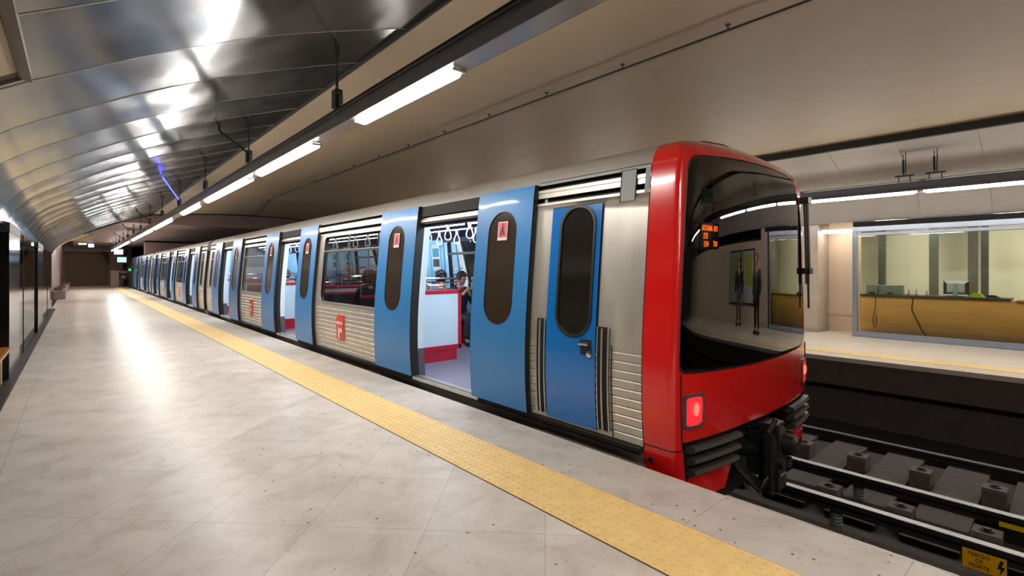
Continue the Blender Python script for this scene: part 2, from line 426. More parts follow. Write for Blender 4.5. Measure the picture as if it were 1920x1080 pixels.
# rear closing wall behind the camera
m = MB(); m.box(-2.4, 2.3, Y0-.1, Y0, 0, 4); m.box(2.3, 2*AX-2.3, Y0-.1, Y0, zc-.6, 4.2)
struct(m.build('wall_rear', M_beige))
m = MB(); m.box(2.3, 2*AX-2.3, Y0-3, Y0-2.9, TB, zc); struct(m.build('wall_rear', M_dark2))

# shop glass wall on the left
def glass_bay(y0, y1, i, lab):
    t = thing('glass_partition', lab, 'partition', (-.7, (y0+y1)/2, 0), None)
    m = MB(); m.box(-.70, -.692, y0, y1, .02, 2.03); m.build('glass_pane', M_gl_shop, t)
    m = MB(); m.box(-.715, -.685, y0-.012, y0+.012, .02, 2.03); m.build('mullion', M_black, t)
    return t
glass_bay(11.9, 15.4, 0, 'tall glass wall panel between the two black pillars on the left')
glass_bay(10.72, 11.86, 1, 'narrow tall glass wall panel just behind the big black pillar')
glass_bay(17.7, 20.9, 2, 'tall glass wall panel beyond the smaller black pillar')
glass_bay(20.95, 24.4, 3, 'last tall glass wall panel before the dark floor strip ends')
for y0, y1, nm in ((9.14, 10.7, 'large black pillar in the glass wall nearest the camera'), (15.45, 17.65, 'smaller black pillar in the glass wall further along the platform')):
    t = thing('pillar', nm, 'pillar', (-.75, (y0+y1)/2, 0))
    m = MB(); m.box(-.9, -.66, y0, y1, 0, 2.05, bev=.01); m.build('shaft', M_black_gl, t)
    m = MB(); m.box(-.92, -.655, y0-.01, y1+.01, 1.93, 2.06); m.build('cap', M_black, t)
# bench behind the glass
def bench(loc, lab, mt):
    t = thing('bench', lab, 'bench', loc); x, y, z = loc
    m = MB(); m.box(x-.38, x, y-1.03, y+1.03, .41, .45, bev=.008); m.build('seat', mt, t)
    for yy in (-.9, .9):
        m = MB(); m.box(x-.30, x-.08, y+yy-.06, y+yy+.06, 0, .41); m.build('leg', mat('bench_leg', 'b4a070', .6), t)
bench((-.635, 8.05, 0), 'orange brown wooden bench on the left beside the big black pillar', mat('bench_wood', 'b07030', .35, var=.2, vscale=14, vstretch=(6, .6, 1)))
bench((-1.2, 14.4, 0), 'pale bench seen through the glass between the black pillars', mat('bench_pale', 'a09078', .4))
# planter-like kerbs far left
for (y0, y1, h, lab) in ((32, 40.0, .42, 'low stone planter box along the left wall, the nearer one'), (43, 52, .42, 'low stone planter box along the left wall, the farther one')):
    t = thing('planter', lab, 'planter', (-.62, (y0+y1)/2, 0))
    m = MB(); m.box(-.86, -.42, y0, y1, 0, h-.05); m.build('box', mat('planter_stone', '8f7d77', .4, var=.2), t)
    m = MB(); m.box(-.88, -.40, y0-.02, y1+.02, h-.05, h); m.build('rim', mat('planter_rim', 'a08e88', .3), t)
    m = MB()
    rr = random.Random(3)
    for i in range(60):
        yy = rr.uniform(y0+.2, y1-.2); xx = rr.uniform(-.77, -.55); m.ball((xx, yy, h+rr.uniform(.0, .07)), (rr.uniform(.04, .1), rr.uniform(.06, .16), rr.uniform(.03, .07)), 6, 4)
    m.build('plants', mat('dry_plants', '5c3a34', .8, var=.4, vscale=20), t)['kind'] = 'stuff'

# top-left framed ceiling hatch
t = thing('ceiling_hatch', 'square framed hatch in the metal vault at the top left corner', 'hatch', (-.32, 3.35, 2.4))
m = MB()
def hz(x): return vault_z(x)-.012
A = [(-.52, hz(-.52)), (-.225, hz(-.225))]
for (xa, ya, xb, yb) in ((-.55, 3.98, -.215, 3.98), (-.55, 2.5, -.215, 2.5)):
    m.path([(lerp(xa, xb, i/6), ya, hz(lerp(xa, xb, i/6))) for i in range(7)], .02, 4)
m.box(-.245, -.195, 2.48, 4.0, hz(-.22)-.02, hz(-.22)+.02)
m.build('frame', mat('hatch_frame', '7d766c', .3, metal=.5), t)
m = MB(); m.grid(lambda x, y: (x, y, hz(x)+.006), frange(-.58, -.23, 5), [2.5, 3.87]); m.build('panel', mat('hatch_panel', 'a58f70', .5), t)
m = MB(); m.grid(lambda x, y: (x, y, hz(x)+.004), frange(-.58, -.23, 5), [3.87, 3.97]); m.build('edge', mat('hatch_dark', '3a2a20', .7), t)

# cable conduit under the arch ceiling with its brackets
t = thing('ceiling_conduit', 'thin dark conduit running along the ceiling above the train', 'conduit', (4.86, 8, arch(4.86)))
m = MB(); zz = arch(4.86)-.055
m.path([(4.86, Y0+.5, zz), (4.86, 18.3, zz)], .011, 6); m.path([(4.86, 18.3, zz), (6.0, 24.9, arch(6)-.06)], .011, 6)
m.build('pipe', M_black, t)
m = MB(); yb = [2.30+1.265*i for i in range(-4, 14)]
for k, y in enumerate(yb):
    mm = MB(); mm.tube((4.86, y, zz), (4.86, y, zz+.055), .007, 6); mm.box(4.84, 4.88, y-.02, y+.02, zz+.045, zz+.055); mm.build('bracket', M_black, t)

# ------------------------------------------------------------------ lamps
LX, LZ = 1.884, 2.73
cx0 = lambda sx: sx(1.82)
M_upfill = mat('upfill_glow', 'ffffff', .5, emit=UP, emc='fff6ea')
def lamp_row(mirror, tubes, hangs, y0, y1, side, brace):
    sx = (lambda x: x) if not mirror else (lambda x: 2*AX-x)
    UZ = 2.921 if mirror else 2.861
    far = 'far platform' if mirror else 'near platform'
    t = thing('light_track', 'long suspended metal lighting trough running above the '+('opposite' if mirror else 'near')+' platform edge', 'light track', (sx(LX), (y0+y1)/2, LZ))
    prof = [(1.72, 2.92), (1.72, 2.84), (1.785, 2.775), (1.95, 2.775), (1.985, 2.83), (1.985, 2.92)]
    if not mirror: prof = [(1.76, 2.86), (1.76, 2.82), (1.80, 2.775), (1.965, 2.775), (1.995, 2.81), (1.995, 2.86)]
    m = MB(); m.prism([(sx(a), b) for a, b in prof], y0, y1, mi=0); m.build('trough', M_fixt, t)
    m = MB(); m.box(min(sx(1.8), sx(1.95)), max(sx(1.95), sx(1.8)), y0, y1, 2.768, 2.774); m.build('reflector', M_reflector, t)
    m = MB(); m.tube((sx(1.755), y0, 2.965 if mirror else 2.875), (sx(1.755), y1, 2.965 if mirror else 2.875), .016, 6)
    m.build('carrier_rail', M_black, t)
    for i, (a, b, lab) in enumerate(tubes):
        tt = thing('fluorescent_lamp', lab, 'lamp', (sx(LX-.06), (a+b)/2, LZ), None if 'tube' in lab else None)
        tt['group'] = 'lit lamps above the '+far+' edge'
        m = MB(); cx = sx(1.893)
        n = 8; ring = []
        for k in range(n+1):
            th = math.pi*k/n; ring.append((cx-math.cos(th)*.055, 2.767-math.sin(th)*.045))
        e = .05
        secs = [(a, .25), (a+.015, .7), (a+e, 1), (b-e, 1), (b-.015, .7), (b, .25)]
        vs = []
        for yy, s in secs: vs += [(cx+(p[0]-cx)*s, yy, 2.767+(p[1]-2.767)*s) for p in ring]
        N = n+1
        m.add(vs, [(j*N+k, j*N+k+1, (j+1)*N+k+1, (j+1)*N+k) for j in range(len(secs)-1) for k in range(n)]+[tuple(range(N)), tuple(range((len(secs)-1)*N, len(secs)*N))])
        m.build('tube', M_tubeon, tt, smooth=True)
        m = MB(); m.box(cx0(sx)-.022, cx0(sx)+.022, a, b, UZ, UZ+.009); m.build('added_upfill_strip', M_upfill, tt)  # unseen glowing strip added above the trough to brighten the ceiling
        m = MB(); m.box(cx-.055, cx+.055, a-.03, a-.004, 2.745, 2.767, bev=.01); m.build('end_cap', mat('lamp_cap', 'b9b4ae', .4), tt); m = MB(); m.box(cx-.055, cx+.055, b+.004, b+.03, 2.745, 2.767, bev=.01)
        m.build('end_cap', mat('lamp_cap', 'b9b4ae', .4), tt)
    for i, y in enumerate(hangs):
        if mirror:
            th = thing('lamp_hanger', ['twin wire hanger with cross bar above the opposite lamps, nearer the train', 'twin wire hanger with cross bar above the opposite lamps, farther from the train', 'twin wire hanger over the opposite lamps outside the window area'][min(i, 2)], 'hanger', (sx(1.80), y, 2.9), 'opposite lamp hangers')
            m = MB(); x = sx(1.80); m.tube((x, y-.13, 3.06), (x, y+.13, 3.06), .015, 6)
            for dy in (-.08, .08): m.tube((x, y+dy, 2.94), (x, y+dy, 3.06), .008, 6)
            m.build('cross_bar', M_black, th)
            for dx, dy in ((-.10, -.04), (.06, .03)):
                m = MB(); x1 = x+dx*1.2; m.tube((x, y+dy*.4, 3.06), (x1, y+dy, CAMH+1.99), .006, 6); m.tube((x+dx*.2, y+dy*.5, 3.10), (x+dx*.7, y+dy*.8, 3.34), .016 if dx > 0 else .009, 6); m.build('wire', M_black, th)
        else:
            lab = 'black wire hanger holding the lamp trough, '+['behind the camera', 'nearest the camera', 'second from the camera, with a slanting strut', 'third along the row', 'fourth along the row, with an added blue strut', 'fifth along the row', 'sixth along the row', 'seventh along the row', 'eighth along the row', 'ninth along the row', 'tenth along the row', 'near the end of the row', 'last of the row'][min(i, 12)]
            th = thing('lamp_hanger', lab, 'hanger', (LX, y, 2.9), 'near lamp hangers')
            x = 1.76
            m = MB(); m.box(x-.035, x+.035, y-.05, y+.05, 2.895, 3.06, bev=.012); m.box(x-.02, x+.02, y-.09, y-.04, 2.895, 3.0, bev=.008); m.build('clamp', M_black, th)
            top = (vault_z(x) if y < 25 else zc)
            for dy in (-.02, .025):
                m = MB(); m.tube((x, y+dy, 3.04), (x+dy, y+dy*1.4, top), .006, 6); m.tube((x+dy, y+dy*1.4, top-.10), (x+dy, y+dy*1.4, top), .012, 6); m.build('wire', M_black, th)
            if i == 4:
                m = MB(); m.tube((x, y, 3.02), (1.28, 12.04, vault_z(1.28)-.03), .011, 6); m.build('blue_reflection_strut', mat('blue_reflection_glow', '2030ff', .4, emit=5, emc='2030ff'), th, label='added thin strut glowing blue in place of a vault reflection')  # glowing strut added to stand for a blue reflection in the vault
            if brace and i in (2, 6, 8, 10):
                m = MB(); xt = x-.34; zt = (vault_z(xt) if y < 25 else top); m.tube((x, y, 3.02), (xt, y+.05, zt-.09), .013, 6); m.tube((xt, y+.05, zt-.10), (xt, y+.05, zt), .016, 6); m.build('strut', M_black, th)
names = ['first', 'second', 'third', 'fourth', 'fifth', 'sixth', 'seventh', 'eighth', 'ninth', 'tenth', 'eleventh', 'twelfth']
nt = [(-9.5, -7.5), (-6.4, -4.4), (-3.9, -2.3), (-1.4, .6), (2.70, 4.20), (5.28, 7.45), (7.9, 11.1), (12.05, 14.0), (16.1, 19.8), (20.7, 23.0), (23.5, 28.2), (30.4, 31.1), (31.3, 35.1), (35.5, 37.6), (37.9, 45.5)]
nt = [(a, b, ('lit white tube lamp over the near platform, outside the view behind the camera' if b < 1 else 'lit white tube lamp over the near platform edge, '+names[k-4]+' counted from the camera')) for k, (a, b) in enumerate(nt)]
lamp_row(False, nt, [1.35+3.05*i for i in range(15)], Y0+.2, 46, -1, True)
ft = [(-9.4, -7.7), (-7.6, -5.9), (-3.7, -2.0), (-1.9, -.1), (.0, 1.72), (1.81, 3.6), (3.75, 5.5), (7.5, 9.2), (11, 12.7), (14.5, 16.2)]
fl = {4: 'lit white tube lamp over the opposite platform, at the right border of the picture', 5: 'lit white tube lamp over the opposite platform, right beside the train nose'}
ft = [(a, b, fl.get(k, 'lit white tube lamp over the opposite platform, '+('hidden behind the train' if a > 3 else 'seen only reflected in the windscreen'))) for k, (a, b) in enumerate(ft)]
lamp_row(True, ft, [1.585, 2.0, -1.5, -4.5], Y0+.2, 20, 1, False)
# round yellowish lamp below the opposite trough
t = thing('dome_lamp', 'small round yellowish lamp on the ceiling above the opposite ticket booth', 'lamp', (11.3, 1.7, 3.1))
m = MB(); m.lathe([(.0, .0), (.10, .0), (.13, .04), (.13, .08)], (11.55, 1.9, 2.86), n=20); m.build('globe', mat('dome_yellow', 'cfc39a', .4, emit=.35, emc='e8d9a0'), t, smooth=True)
m = MB(); m.lathe([(.135, .0), (.14, .02), (.135, .04)], (11.55, 1.9, 2.935), n=20); m.build('base_ring', M_graym, t)

# ------------------------------------------------------------------ tracks
def rail_thing(x, ztop, y0, y1, lab, w=.035, hgt=.14, nm='running_rail'):
    t = thing(nm, lab, 'rail', (x, 10, ztop-hgt))
    m = MB(); m.box(x-w, x+w, y0, y1, ztop-.018, ztop, bev=.004); m.build('rail_head', M_rail, t)
    m = MB(); m.prism([(x-w, ztop-.018), (x-w, ztop-.04), (x-.012, ztop-.055), (x-.012, ztop-hgt+.03), (x-.065, ztop-hgt+.012), (x-.065, ztop-hgt), (x+.065, ztop-hgt), (x+.065, ztop-hgt+.012), (x+.012, ztop-hgt+.03), (x+.012, ztop-.055), (x+w, ztop-.04), (x+w, ztop-.018)], y0, y1)
    m.build('rail_web', M_railw, t)
    return t
rail_thing(4.56-.72, -1.0, Y0, 55, 'running rail under the train on the platform side')
rail_thing(4.56+.72, -1.0, Y0, 55, 'running rail under the train on the far side')
rail_thing(7.02, -1.02, Y0, 55, 'running rail of the second track, just behind the middle conductor rail')
rail_thing(8.60, -1.0, Y0, 55, 'thin bright running rail nearest the dark wall of the opposite platform')
def cond_rail(x, lab):
    t = thing('conductor_rail', lab, 'rail', (x, 10, -.85))
    m = MB(); m.box(x-.045, x+.045, Y0, 55, -.862, -.85, bev=.004); m.build('contact_strip', M_rail, t)
    m = MB(); m.prism([(x-.05, -.862), (x-.05, -.90), (x-.02, -.91), (x-.02, -.95), (x-.05, -.965), (x+.05, -.965), (x+.02, -.95), (x+.02, -.91), (x+.05, -.90), (x+.05, -.862)], Y0, 55); m.build('rail_web', M_railw, t)
    return t
c1 = cond_rail(5.73, 'raised conductor rail nearest the platform, carrying the yellow warning sign')
c2 = cond_rail(6.58, 'raised conductor rail in the middle between the two tracks')
def insulator(x, y, lab):
    t = thing('insulator', lab, 'insulator', (x, y, TB), 'conductor rail insulators')
    m = MB(); m.lathe([(.06, 0), (.06, .06), (.05, .07), (.056, .09), (.05, .1), (.056, .12), (.05, .13), (.055, .165)], (x, y, TB), n=14); m.build('post', M_insul, t, smooth=True)
    m = MB(); m.box(x-.05, x+.05, y-.03, y+.03, -.985, -.966, bev=.004); m.build('clamp', M_black, t)
for i in range(4): insulator(5.73, 1.61+i*2.3-2.3, 'grey post insulator under the conductor rail nearest the platform' if i != 1 else 'grey post insulator under the nearest conductor rail, in front of the coupler')
for i in range(4): insulator(6.58, 1.63+i*2.3-2.3, 'grey post insulator under the middle conductor rail' if i != 1 else 'grey post insulator under the middle conductor rail, right of the coupler')
# sleeper blocks
blk = thing('sleeper_block', 'grey concrete block', 'block', (0, 0, 0), 'track support blocks')
m = MB(); m.prism([(-.12, 0), (-.115, .17), (-.095, .20), (.095, .20), (.115, .17), (.12, 0)], -.10, .10); m.build('block', M_ball, blk)
m = MB(); m.lathe([(.05, .2), (.05, .212), (.03, .214), (.03, .228)], (0, 0, 0), n=10); m.build('cap', M_railw, blk)
m = MB(); m.box(.13, .16, -.05, .05, 0, .12); m.build('clip', M_railw, blk)
blks = []
order = ['nearest the train', 'second from the train', 'third from the train', 'at the right border', 'outside the frame']
for r_, (xx, y_, nm) in enumerate(((7.60, 2.52, 'far row beyond the middle rail'), (6.28, 1.83, 'near row between the conductor rails'))):
    for i in range(5):
        y = y_-i*.635
        lab = 'concrete track block in the '+nm+', '+order[i]
        if not blks: o = blk; o.location = (xx, y, TB); o['label'] = lab
        else: o = copy_tree(blk, None, (xx, y, TB), label=lab)
        blks.append(o)
for i in range(1, 12):
    copy_tree(blk, None, (7.6, 2.52+i*.635, TB), label='grey concrete track block of the far row, hidden behind the train')
# sleepers / ledges
m = MB()
rr = random.Random(5)
for i in range(-8, 30):
    y = 2.2+i*.635
    m.box(5.95, 7.25, y-.22, y+.22, TB, TB+.05+rr.uniform(0, .01), bev=.008); m.box(7.25, 9.0, y-.20, y+.20, TB, TB+.045, bev=.008)
    m.box(3.4, 5.0, y-.12, y+.12, TB, TB+.05)
o = m.build('sleeper_slabs', mat('slab_dark', '443c39', .8, var=.3, vscale=10, bump=.4, bscale=50)); struct(o)
m = MB()
for i in range(-8, 30):
    y = i*.95
    m.box(5.08, 5.30, y, y+.94, TB, TB+.11, bev=.01); m.box(5.33, 5.62, y+.4, y+1.34, TB, TB+.06, bev=.01)
struct(m.build('cable_trough', mat('trough_concrete', '62544b', .8, var=.25, vscale=8)))
# warning sign on the conductor rail
t = thing('warning_sign', 'small yellow warning sign reading PERIGO DE MORTE under the nearest conductor rail', 'sign', (5.66, .25, -1.05))
Xs = 5.67
m = MB(); m.box(Xs, Xs+.01, .385, .665, -1.075, -.905, bev=.003); m.build('border', M_black, t)
m = MB(); m.box(Xs-.004, Xs, .39, .66, -1.07, -.91); m.build('plate', mat('sign_yellow', 'dfa400', .45), t)
blkm = mat('sign_black', '1a1208', .5)
for s, dz in (('PERIGO', .046), ('DE', 0), ('MORTE', -.046)):
    text(s, .046, frame_mtx((Xs-.005, .555, -.99+dz), (0, -1, 0), (0, 0, 1)), blkm, parent=t, sx=.85)
m = MB(); bz = -.99; by = .428
P = [(0, .06), (.022, .06), (.008, .012), (.03, .012), (-.004, -.065), (.004, -.012), (-.018, -.012)]
m.add([(Xs-.0055, by-a, bz+b) for a, b in P], [tuple(range(7))]); m.build('lightning_bolt', blkm, t)
t = thing('warning_sign', 'second yellow sign cut off by the right border, on the middle conductor rail', 'sign', (6.5, .35, -1))
m = MB(); m.box(6.50, 6.51, .1, .51, -1.10, -.90, bev=.003); m.build('border', M_black, t)
m = MB(); m.box(6.495, 6.50, .11, .50, -.955, -.91); m.build('plate', mat('sign_yellow2', 'cdb010', .45), t)

# ------------------------------------------------------------------ opposite platform: booth, wall, pillar
BX = 12.67; BY0, BY1 = -1.3, 3.25
booth = thing('ticket_booth', 'glazed ticket booth with aluminium frame on the opposite platform', 'booth', (BX, 1.0, 0))
M_alu = mat('booth_aluminium', '8d93a0', .3, metal=.6)
m = MB(); m.box(BX-.02, BX+.06, BY0, BY1, .02, .12, bev=.012); m.box(BX-.045, BX+.06, BY0, BY1, 0, .055, bev=.015); m.build('base_rail', M_alu, booth)
m = MB(); m.box(BX-.01, BX+.06, BY0, BY1, 2.16, 2.23, bev=.01); m.box(BX-.03, BX+.07, BY0, BY1, 2.25, 2.36, bev=.008)
for y in (2.9, 2.1, 1.25, .45, -.4): m.lathe([(.012, -.035), (.012, -.03)], (BX, y, 2.30), 'x', 10)
m.build('top_rail', M_alu, booth)
for y in (BY1-.04, BY0+.04):
    m = MB(); m.box(BX-.015, BX+.06, y-.045, y+.045, .05, 2.3, bev=.008); m.build('post', M_alu, booth)
m = MB(); m.box(BX+.015, BX+.023, BY0+.08, BY1-.08, .12, 2.16); m.build('glass_pane', M_gl_booth, booth)
M_mul = mat('booth_column', '55584f', .4, metal=.3)
for y0, y1, x in ((3.10, 3.24, 14.7), (2.12, 2.28, 14.7), (1.46, 1.62, 14.7), (1.31, 1.43, 14.9)):
    m = MB(); m.box(x, x+.08, y0, y1, 0, 2.6); m.build('rear_column', M_mul, booth)
m = MB(); m.box(15.2, 15.25, BY0-1, 5.5, 0, 2.6); m.build('rear_wall', mat('booth_cream', 'd8d4c2', .5, var=.03, vscale=1), booth)
m = MB(); m.box(BX+.06, 15.25, BY0-1, 5.5, 2.55, 2.6); m.build('booth_ceiling', mat('booth_ceiling', 'a9a595', .5), booth)
# side walls of the booth (glass on the left seen through)
m = MB(); m.box(BX+.06, 15.2, BY0-.03, BY0, 0, 2.55); m.build('side_wall', mat('booth_side', 'b0ab97', .5), booth)
for y0, y1, x in ((2.2, 3.1, 13.9), (.3, 1.3, 13.9), (-.9, -.2, 13.6)):
    tt = thing('ceiling_light', ['lit ceiling tube inside the booth at its left end', 'lit ceiling tube inside the booth at its right', 'lit ceiling tube inside the booth out of view'][[2.2, .3, -.9].index(y0)], 'lamp', (x, (y0+y1)/2, 2.53), 'booth ceiling lights')
    m = MB(); m.box(x-.04, x+.04, y0, y1, 2.50, 2.53, bev=.01); m.build('tube', mat('booth_tube', 'ffffff', .5, emit=42, emc='fff4e0'), tt)
    m = MB(); m.box(x-.07, x+.07, y0-.03, y1+.03, 2.53, 2.55); m.build('housing', M_white, tt)
# counter
ct = thing('counter', 'long orange wooden counter with dark worktop inside the ticket booth', 'counter', (13.1, 1.2, 0))
m = MB(); m.box(13.05, 13.09, BY0+.05, 3.19, .03, .86); m.build('front_panel', mat('counter_wood', 'f0b060', .4, var=.12, vscale=3, vstretch=(1, .4, 3)), ct)
m = MB(); m.box(13.0, 13.6, .84, 3.20, .86, .90, bev=.006); m.build('worktop', mat('counter_top', '3c3028', .4), ct)
m = MB(); m.box(13.0, 13.6, BY0+.05, .77, .84, .87, bev=.006); m.build('side_worktop', mat('counter_top2', 'a8702c', .4), ct)
m = MB()
m.path([(13.035, 2.92, .85), (13.04, 2.925, .6), (13.04, 2.97, .4), (13.04, 2.96, .22), (13.04, 2.93, .18), (13.04, 2.90, .3), (13.04, 2.915, .5)], .007, 5)
m.path([(13.04, 2.28, .85), (13.04, 2.30, .6), (13.04, 2.22, .4), (13.04, 2.14, .2), (13.04, 2.05, .05)], .014, 5)
m.path([(13.03, 2.9, .05), (13.03, 2.6, .06), (13.03, 2.3, .04), (13.03, 2.15, .07)], .008, 5)
tag(m.build('cable', mat('cable_brown', '6a451c', .6)), 'brown loose cables hanging down the wooden booth counter', 'cable')
# things on the counter
t = thing('computer_monitor', 'computer monitor seen from behind on the booth counter', 'monitor', (13.25, 1.55, .9))
m = MB()
y0, y1, z0, z1 = 1.44, 1.83, .945, 1.22
m.add([(13.2, y0+.06, z0+.04), (13.2, y1-.06, z0+.04), (13.2, y1-.06, z1-.06), (13.2, y0+.06, z1-.06), (13.27, y0, z0), (13.27, y1, z0), (13.27, y1, z1), (13.27, y0, z1)],
      [(0, 1, 2, 3)], mi=0)
m.add([(13.2, y0+.06, z0+.04), (13.2, y1-.06, z0+.04), (13.2, y1-.06, z1-.06), (13.2, y0+.06, z1-.06), (13.27, y0, z0), (13.27, y1, z0), (13.27, y1, z1), (13.27, y0, z1)],
      [(3, 2, 6, 7), (0, 1, 5, 4)], mi=0)
m.add([(13.2, y0+.06, z0+.04), (13.2, y1-.06, z0+.04), (13.2, y1-.06, z1-.06), (13.2, y0+.06, z1-.06), (13.27, y0, z0), (13.27, y1, z0), (13.27, y1, z1), (13.27, y0, z1)],
      [(0, 4, 7, 3), (1, 2, 6, 5)], mi=1)
m.box(13.27, 13.29, y0, y1, z0, z1, mi=1)
m.build('screen_case', [mat('monitor_silver', 'b9bdc4', .35), M_black], t)
m = MB(); m.box(13.16, 13.2, 1.60, 1.67, .90, 1.17, bev=.008); m.build('stand', mat('monitor_stand', '9aa3a8', .4), t)
m = MB(); m.box(13.1, 13.32, 1.51, 1.77, .90, .915, bev=.004); m.build('foot', M_black, t)
for (a, b, zt, lab) in ((2.90, 3.11, 1.10, 'square grey green printer box at the left of the booth counter'), (2.49, 2.88, 1.10, 'wider grey green printer box beside the square one on the booth counter')):
    t = thing('printer', lab, 'printer', (13.3, (a+b)/2, .9), 'printers on the booth counter')
    m = MB(); m.box(13.12, 13.4, a, b, .9, zt, bev=.012); m.build('case', mat('printer_grey', '74806f', .5), t)
    m = MB(); m.box(13.11, 13.12, (a+b)/2-.05, (a+b)/2+.05, .905, .95); m.build('slot', M_black, t)
for (y, h), w_ in zip(((2.40, .11), (2.27, .12), (2.10, .10)), ('nearest the printers', 'in the middle of the three', 'nearest the monitor')):
    m = MB(); m.tube((13.25, y-.01, .925), (13.25, y-.01, .9+h), .008, 6); m.box(13.2, 13.3, y-.03, y+.01, .9, .925)
    tag(m.build('desk_stand', M_graym), 'small metal stand on the booth counter, '+w_, 'stand', 'small stands on the counter')
t = thing('cloth', 'bright yellow green cloth lying on the booth counter right of the monitor', 'cloth', (13.2, 1.2, .9))
m = MB(); m.prism([(0, 0), (.0, .05), (.04, .08), (.11, .09), (.17, .05), (.20, .0)], 13.12, 13.28, axis='x')
m2 = MB(); m2.v = [(x, 1.415-y, .90+z) for (x, y, z) in m.v]; m2.f = m.f; m2.m = m.m; m2.build('cloth', mat('lime_cloth', 'a9c21e', .6, bump=.5, bscale=30), t)
m = MB(); m.prism([(0, 0), (.04, .05), (.12, .05), (.22, .0)], 13.14, 13.3, axis='x')
m2 = MB(); m2.v = [(x, 1.20-y, .90+z) for (x, y, z) in m.v]; m2.f = m.f; m2.m = m.m
tag(m2.build('dark_bag', M_black), 'small dark bag beside the yellow green cloth on the booth counter', 'bag')
m = MB(); m.box(14.66, 14.67, 3.58, 3.80, 1.25, 1.55)
tag(m.build('paper_notice', mat('paper_blue', 'aebfd2', .6)), 'pale blue paper notice stuck up at the left inside the booth', 'notice')
# walls beside and behind
M_tile = mat('beige_tiles', 'c9b39b', .3, var=.04, vscale=2)
m = MB(); m.box(13.5, 13.6, BY1+.07, 3.95, 0, 2.6); m.box(13.47, 13.5, BY1+.07, 3.95, .38, .46); m.box(13.49, 13.5, BY1+.07, 3.95, 1.9, 1.92)
m.box(15.3, 15.4, -12, 60, 0, 3.2); m.box(13.15, 13.2, 4.85, 25, 0, 2.2); m.box(13.15, 13.2, -12, -1.95, 0, 2.2)
struct(m.build('wall_right', M_tile))
m = MB(); m.box(12.78, 15.3, -12, 25, 2.62, 2.66); struct(m.build('ceiling', M_grey_pl))
m = MB(); m.box(BX-.06, BX+.1, BY0-.3, BY1-.02, 2.37, 2.46); struct(m.build('trim_8', mat('band_black', '060606', .9)))
def marble_pillar(y0, y1, lab):
    t = thing('marble_pillar', lab, 'pillar', (12.9, (y0+y1)/2, 0))
    m = MB(); m.box(12.75, 14.25, y0, y1, 0, 2.55); m.build('shaft', mat('pillar_marble', 'a3968a', .22, var=.15, vscale=2.5), t)
    m = MB(); m.box(12.73, 14.27, y0-.01, y1+.01, 0, .1); m.build('base', mat('pillar_base', '8d7f73', .3), t)
marble_pillar(3.95, 4.85, 'polished marble pillar beside the left end of the ticket booth')
marble_pillar(-1.95, -1.45, 'polished marble pillar at the far end of the booth seen in the windscreen')
t = thing('wall_lamp', 'short lit tube lamp in the niche between pillar and ticket booth', 'lamp', (13.3, 3.6, 2.33))
m = MB(); m.box(12.95, 13.02, 3.29, 3.93, 2.27, 2.32, bev=.012); m.build('tube', mat('niche_tube', 'ffffff', .5, emit=14, emc='fff4e6'), t)
m = MB(); m.box(12.93, 13.04, 3.28, 3.94, 2.32, 2.36); m.build('housing', M_white, t)
def poster(y0, y1, z0, z1, x, lab, c1_, c2_=None):
    t = thing('poster_panel', lab, 'poster', (x, (y0+y1)/2, z0))
    m = MB(); m.box(x-.05, x, y0, y1, z0, z1, bev=.01); m.build('frame', M_black, t)
    m = MB(); m.box(x-.056, x-.05, y0+.05, y1-.05, z0+.05, z1-.05); m.build('sheet', mat('sheet_'+c1_, c1_, .3), t)
    if c2_:
        m = MB(); m.box(x-.06, x-.056, y0+.18, y1-.18, z0+.5, z1-.15); m.build('print', mat('print_'+c2_, c2_, .4), t)
poster(4.86, 5.9, .55, 2.05, 13.14, 'tall white framed poster just right of the train nose', 'c3c8cc')
poster(-3.5, -2.6, .5, 2.0, 13.14, 'white framed poster with a yellow green print on the opposite wall', 'a8b0b2', '9aa83a')
poster(-4.6, -3.65, .5, 2.0, 13.14, 'white framed poster with a darker green print on the opposite wall', '8d989a', '7d8a3c')
# information display over the opposite platform, seen in the windscreen
t = thing('train_display', 'hanging black display with orange dot letters over the opposite platform', 'display', (10.9, -3.4, 2.3))
m = MB(); m.box(8.75, 11.0, -4.25, -4.1, 2.02, 2.66, bev=.01); m.build('case', M_black, t)
for x in (9.2, 10.2):
    m = MB(); m.tube((x, -4.17, 2.66), (x, -4.17, 3.55), .015, 6); m.build('rod', M_black, t)
M_orange = mat('led_orange', 'ff6a10', .5, emit=4)
for st, x, z in (('DIR', 10.65, 2.52), ('AMADORA', 9.62, 2.52), ('ESTE', 9.5, 2.33), ('04:35', 9.6, 2.14), ('INT', 10.65, 2.14)):
    text(st, .19, frame_mtx((x, -4.095, z), (-1, 0, 0), (0, 0, 1)), M_orange, parent=t, bold=.004, sx=1.45)
t = thing('hanging_sign', 'greenish box sign hanging above the tracks reflected in the windscreen', 'sign', (8.6, -3.2, 3.0))
m = MB(); m.box(8.2, 9.5, -3.6, -3.45, 2.95, 3.3, bev=.01); m.build('case', mat('sign_green_grey', '7d8466', .5), t)
m = MB(); m.box(8.25, 8.45, -3.44, -3.43, 3.0, 3.25); m.box(8.5, 9.45, -3.445, -3.44, 3.0, 3.25); m.build('face', mat('sign_green_dark', '4d5640', .4), t)
for x in (8.4, 9.3):
    m = MB(); m.tube((x, -3.52, 3.3), (x, -3.52, 3.8), .012, 6); m.build('rod', M_black, t)

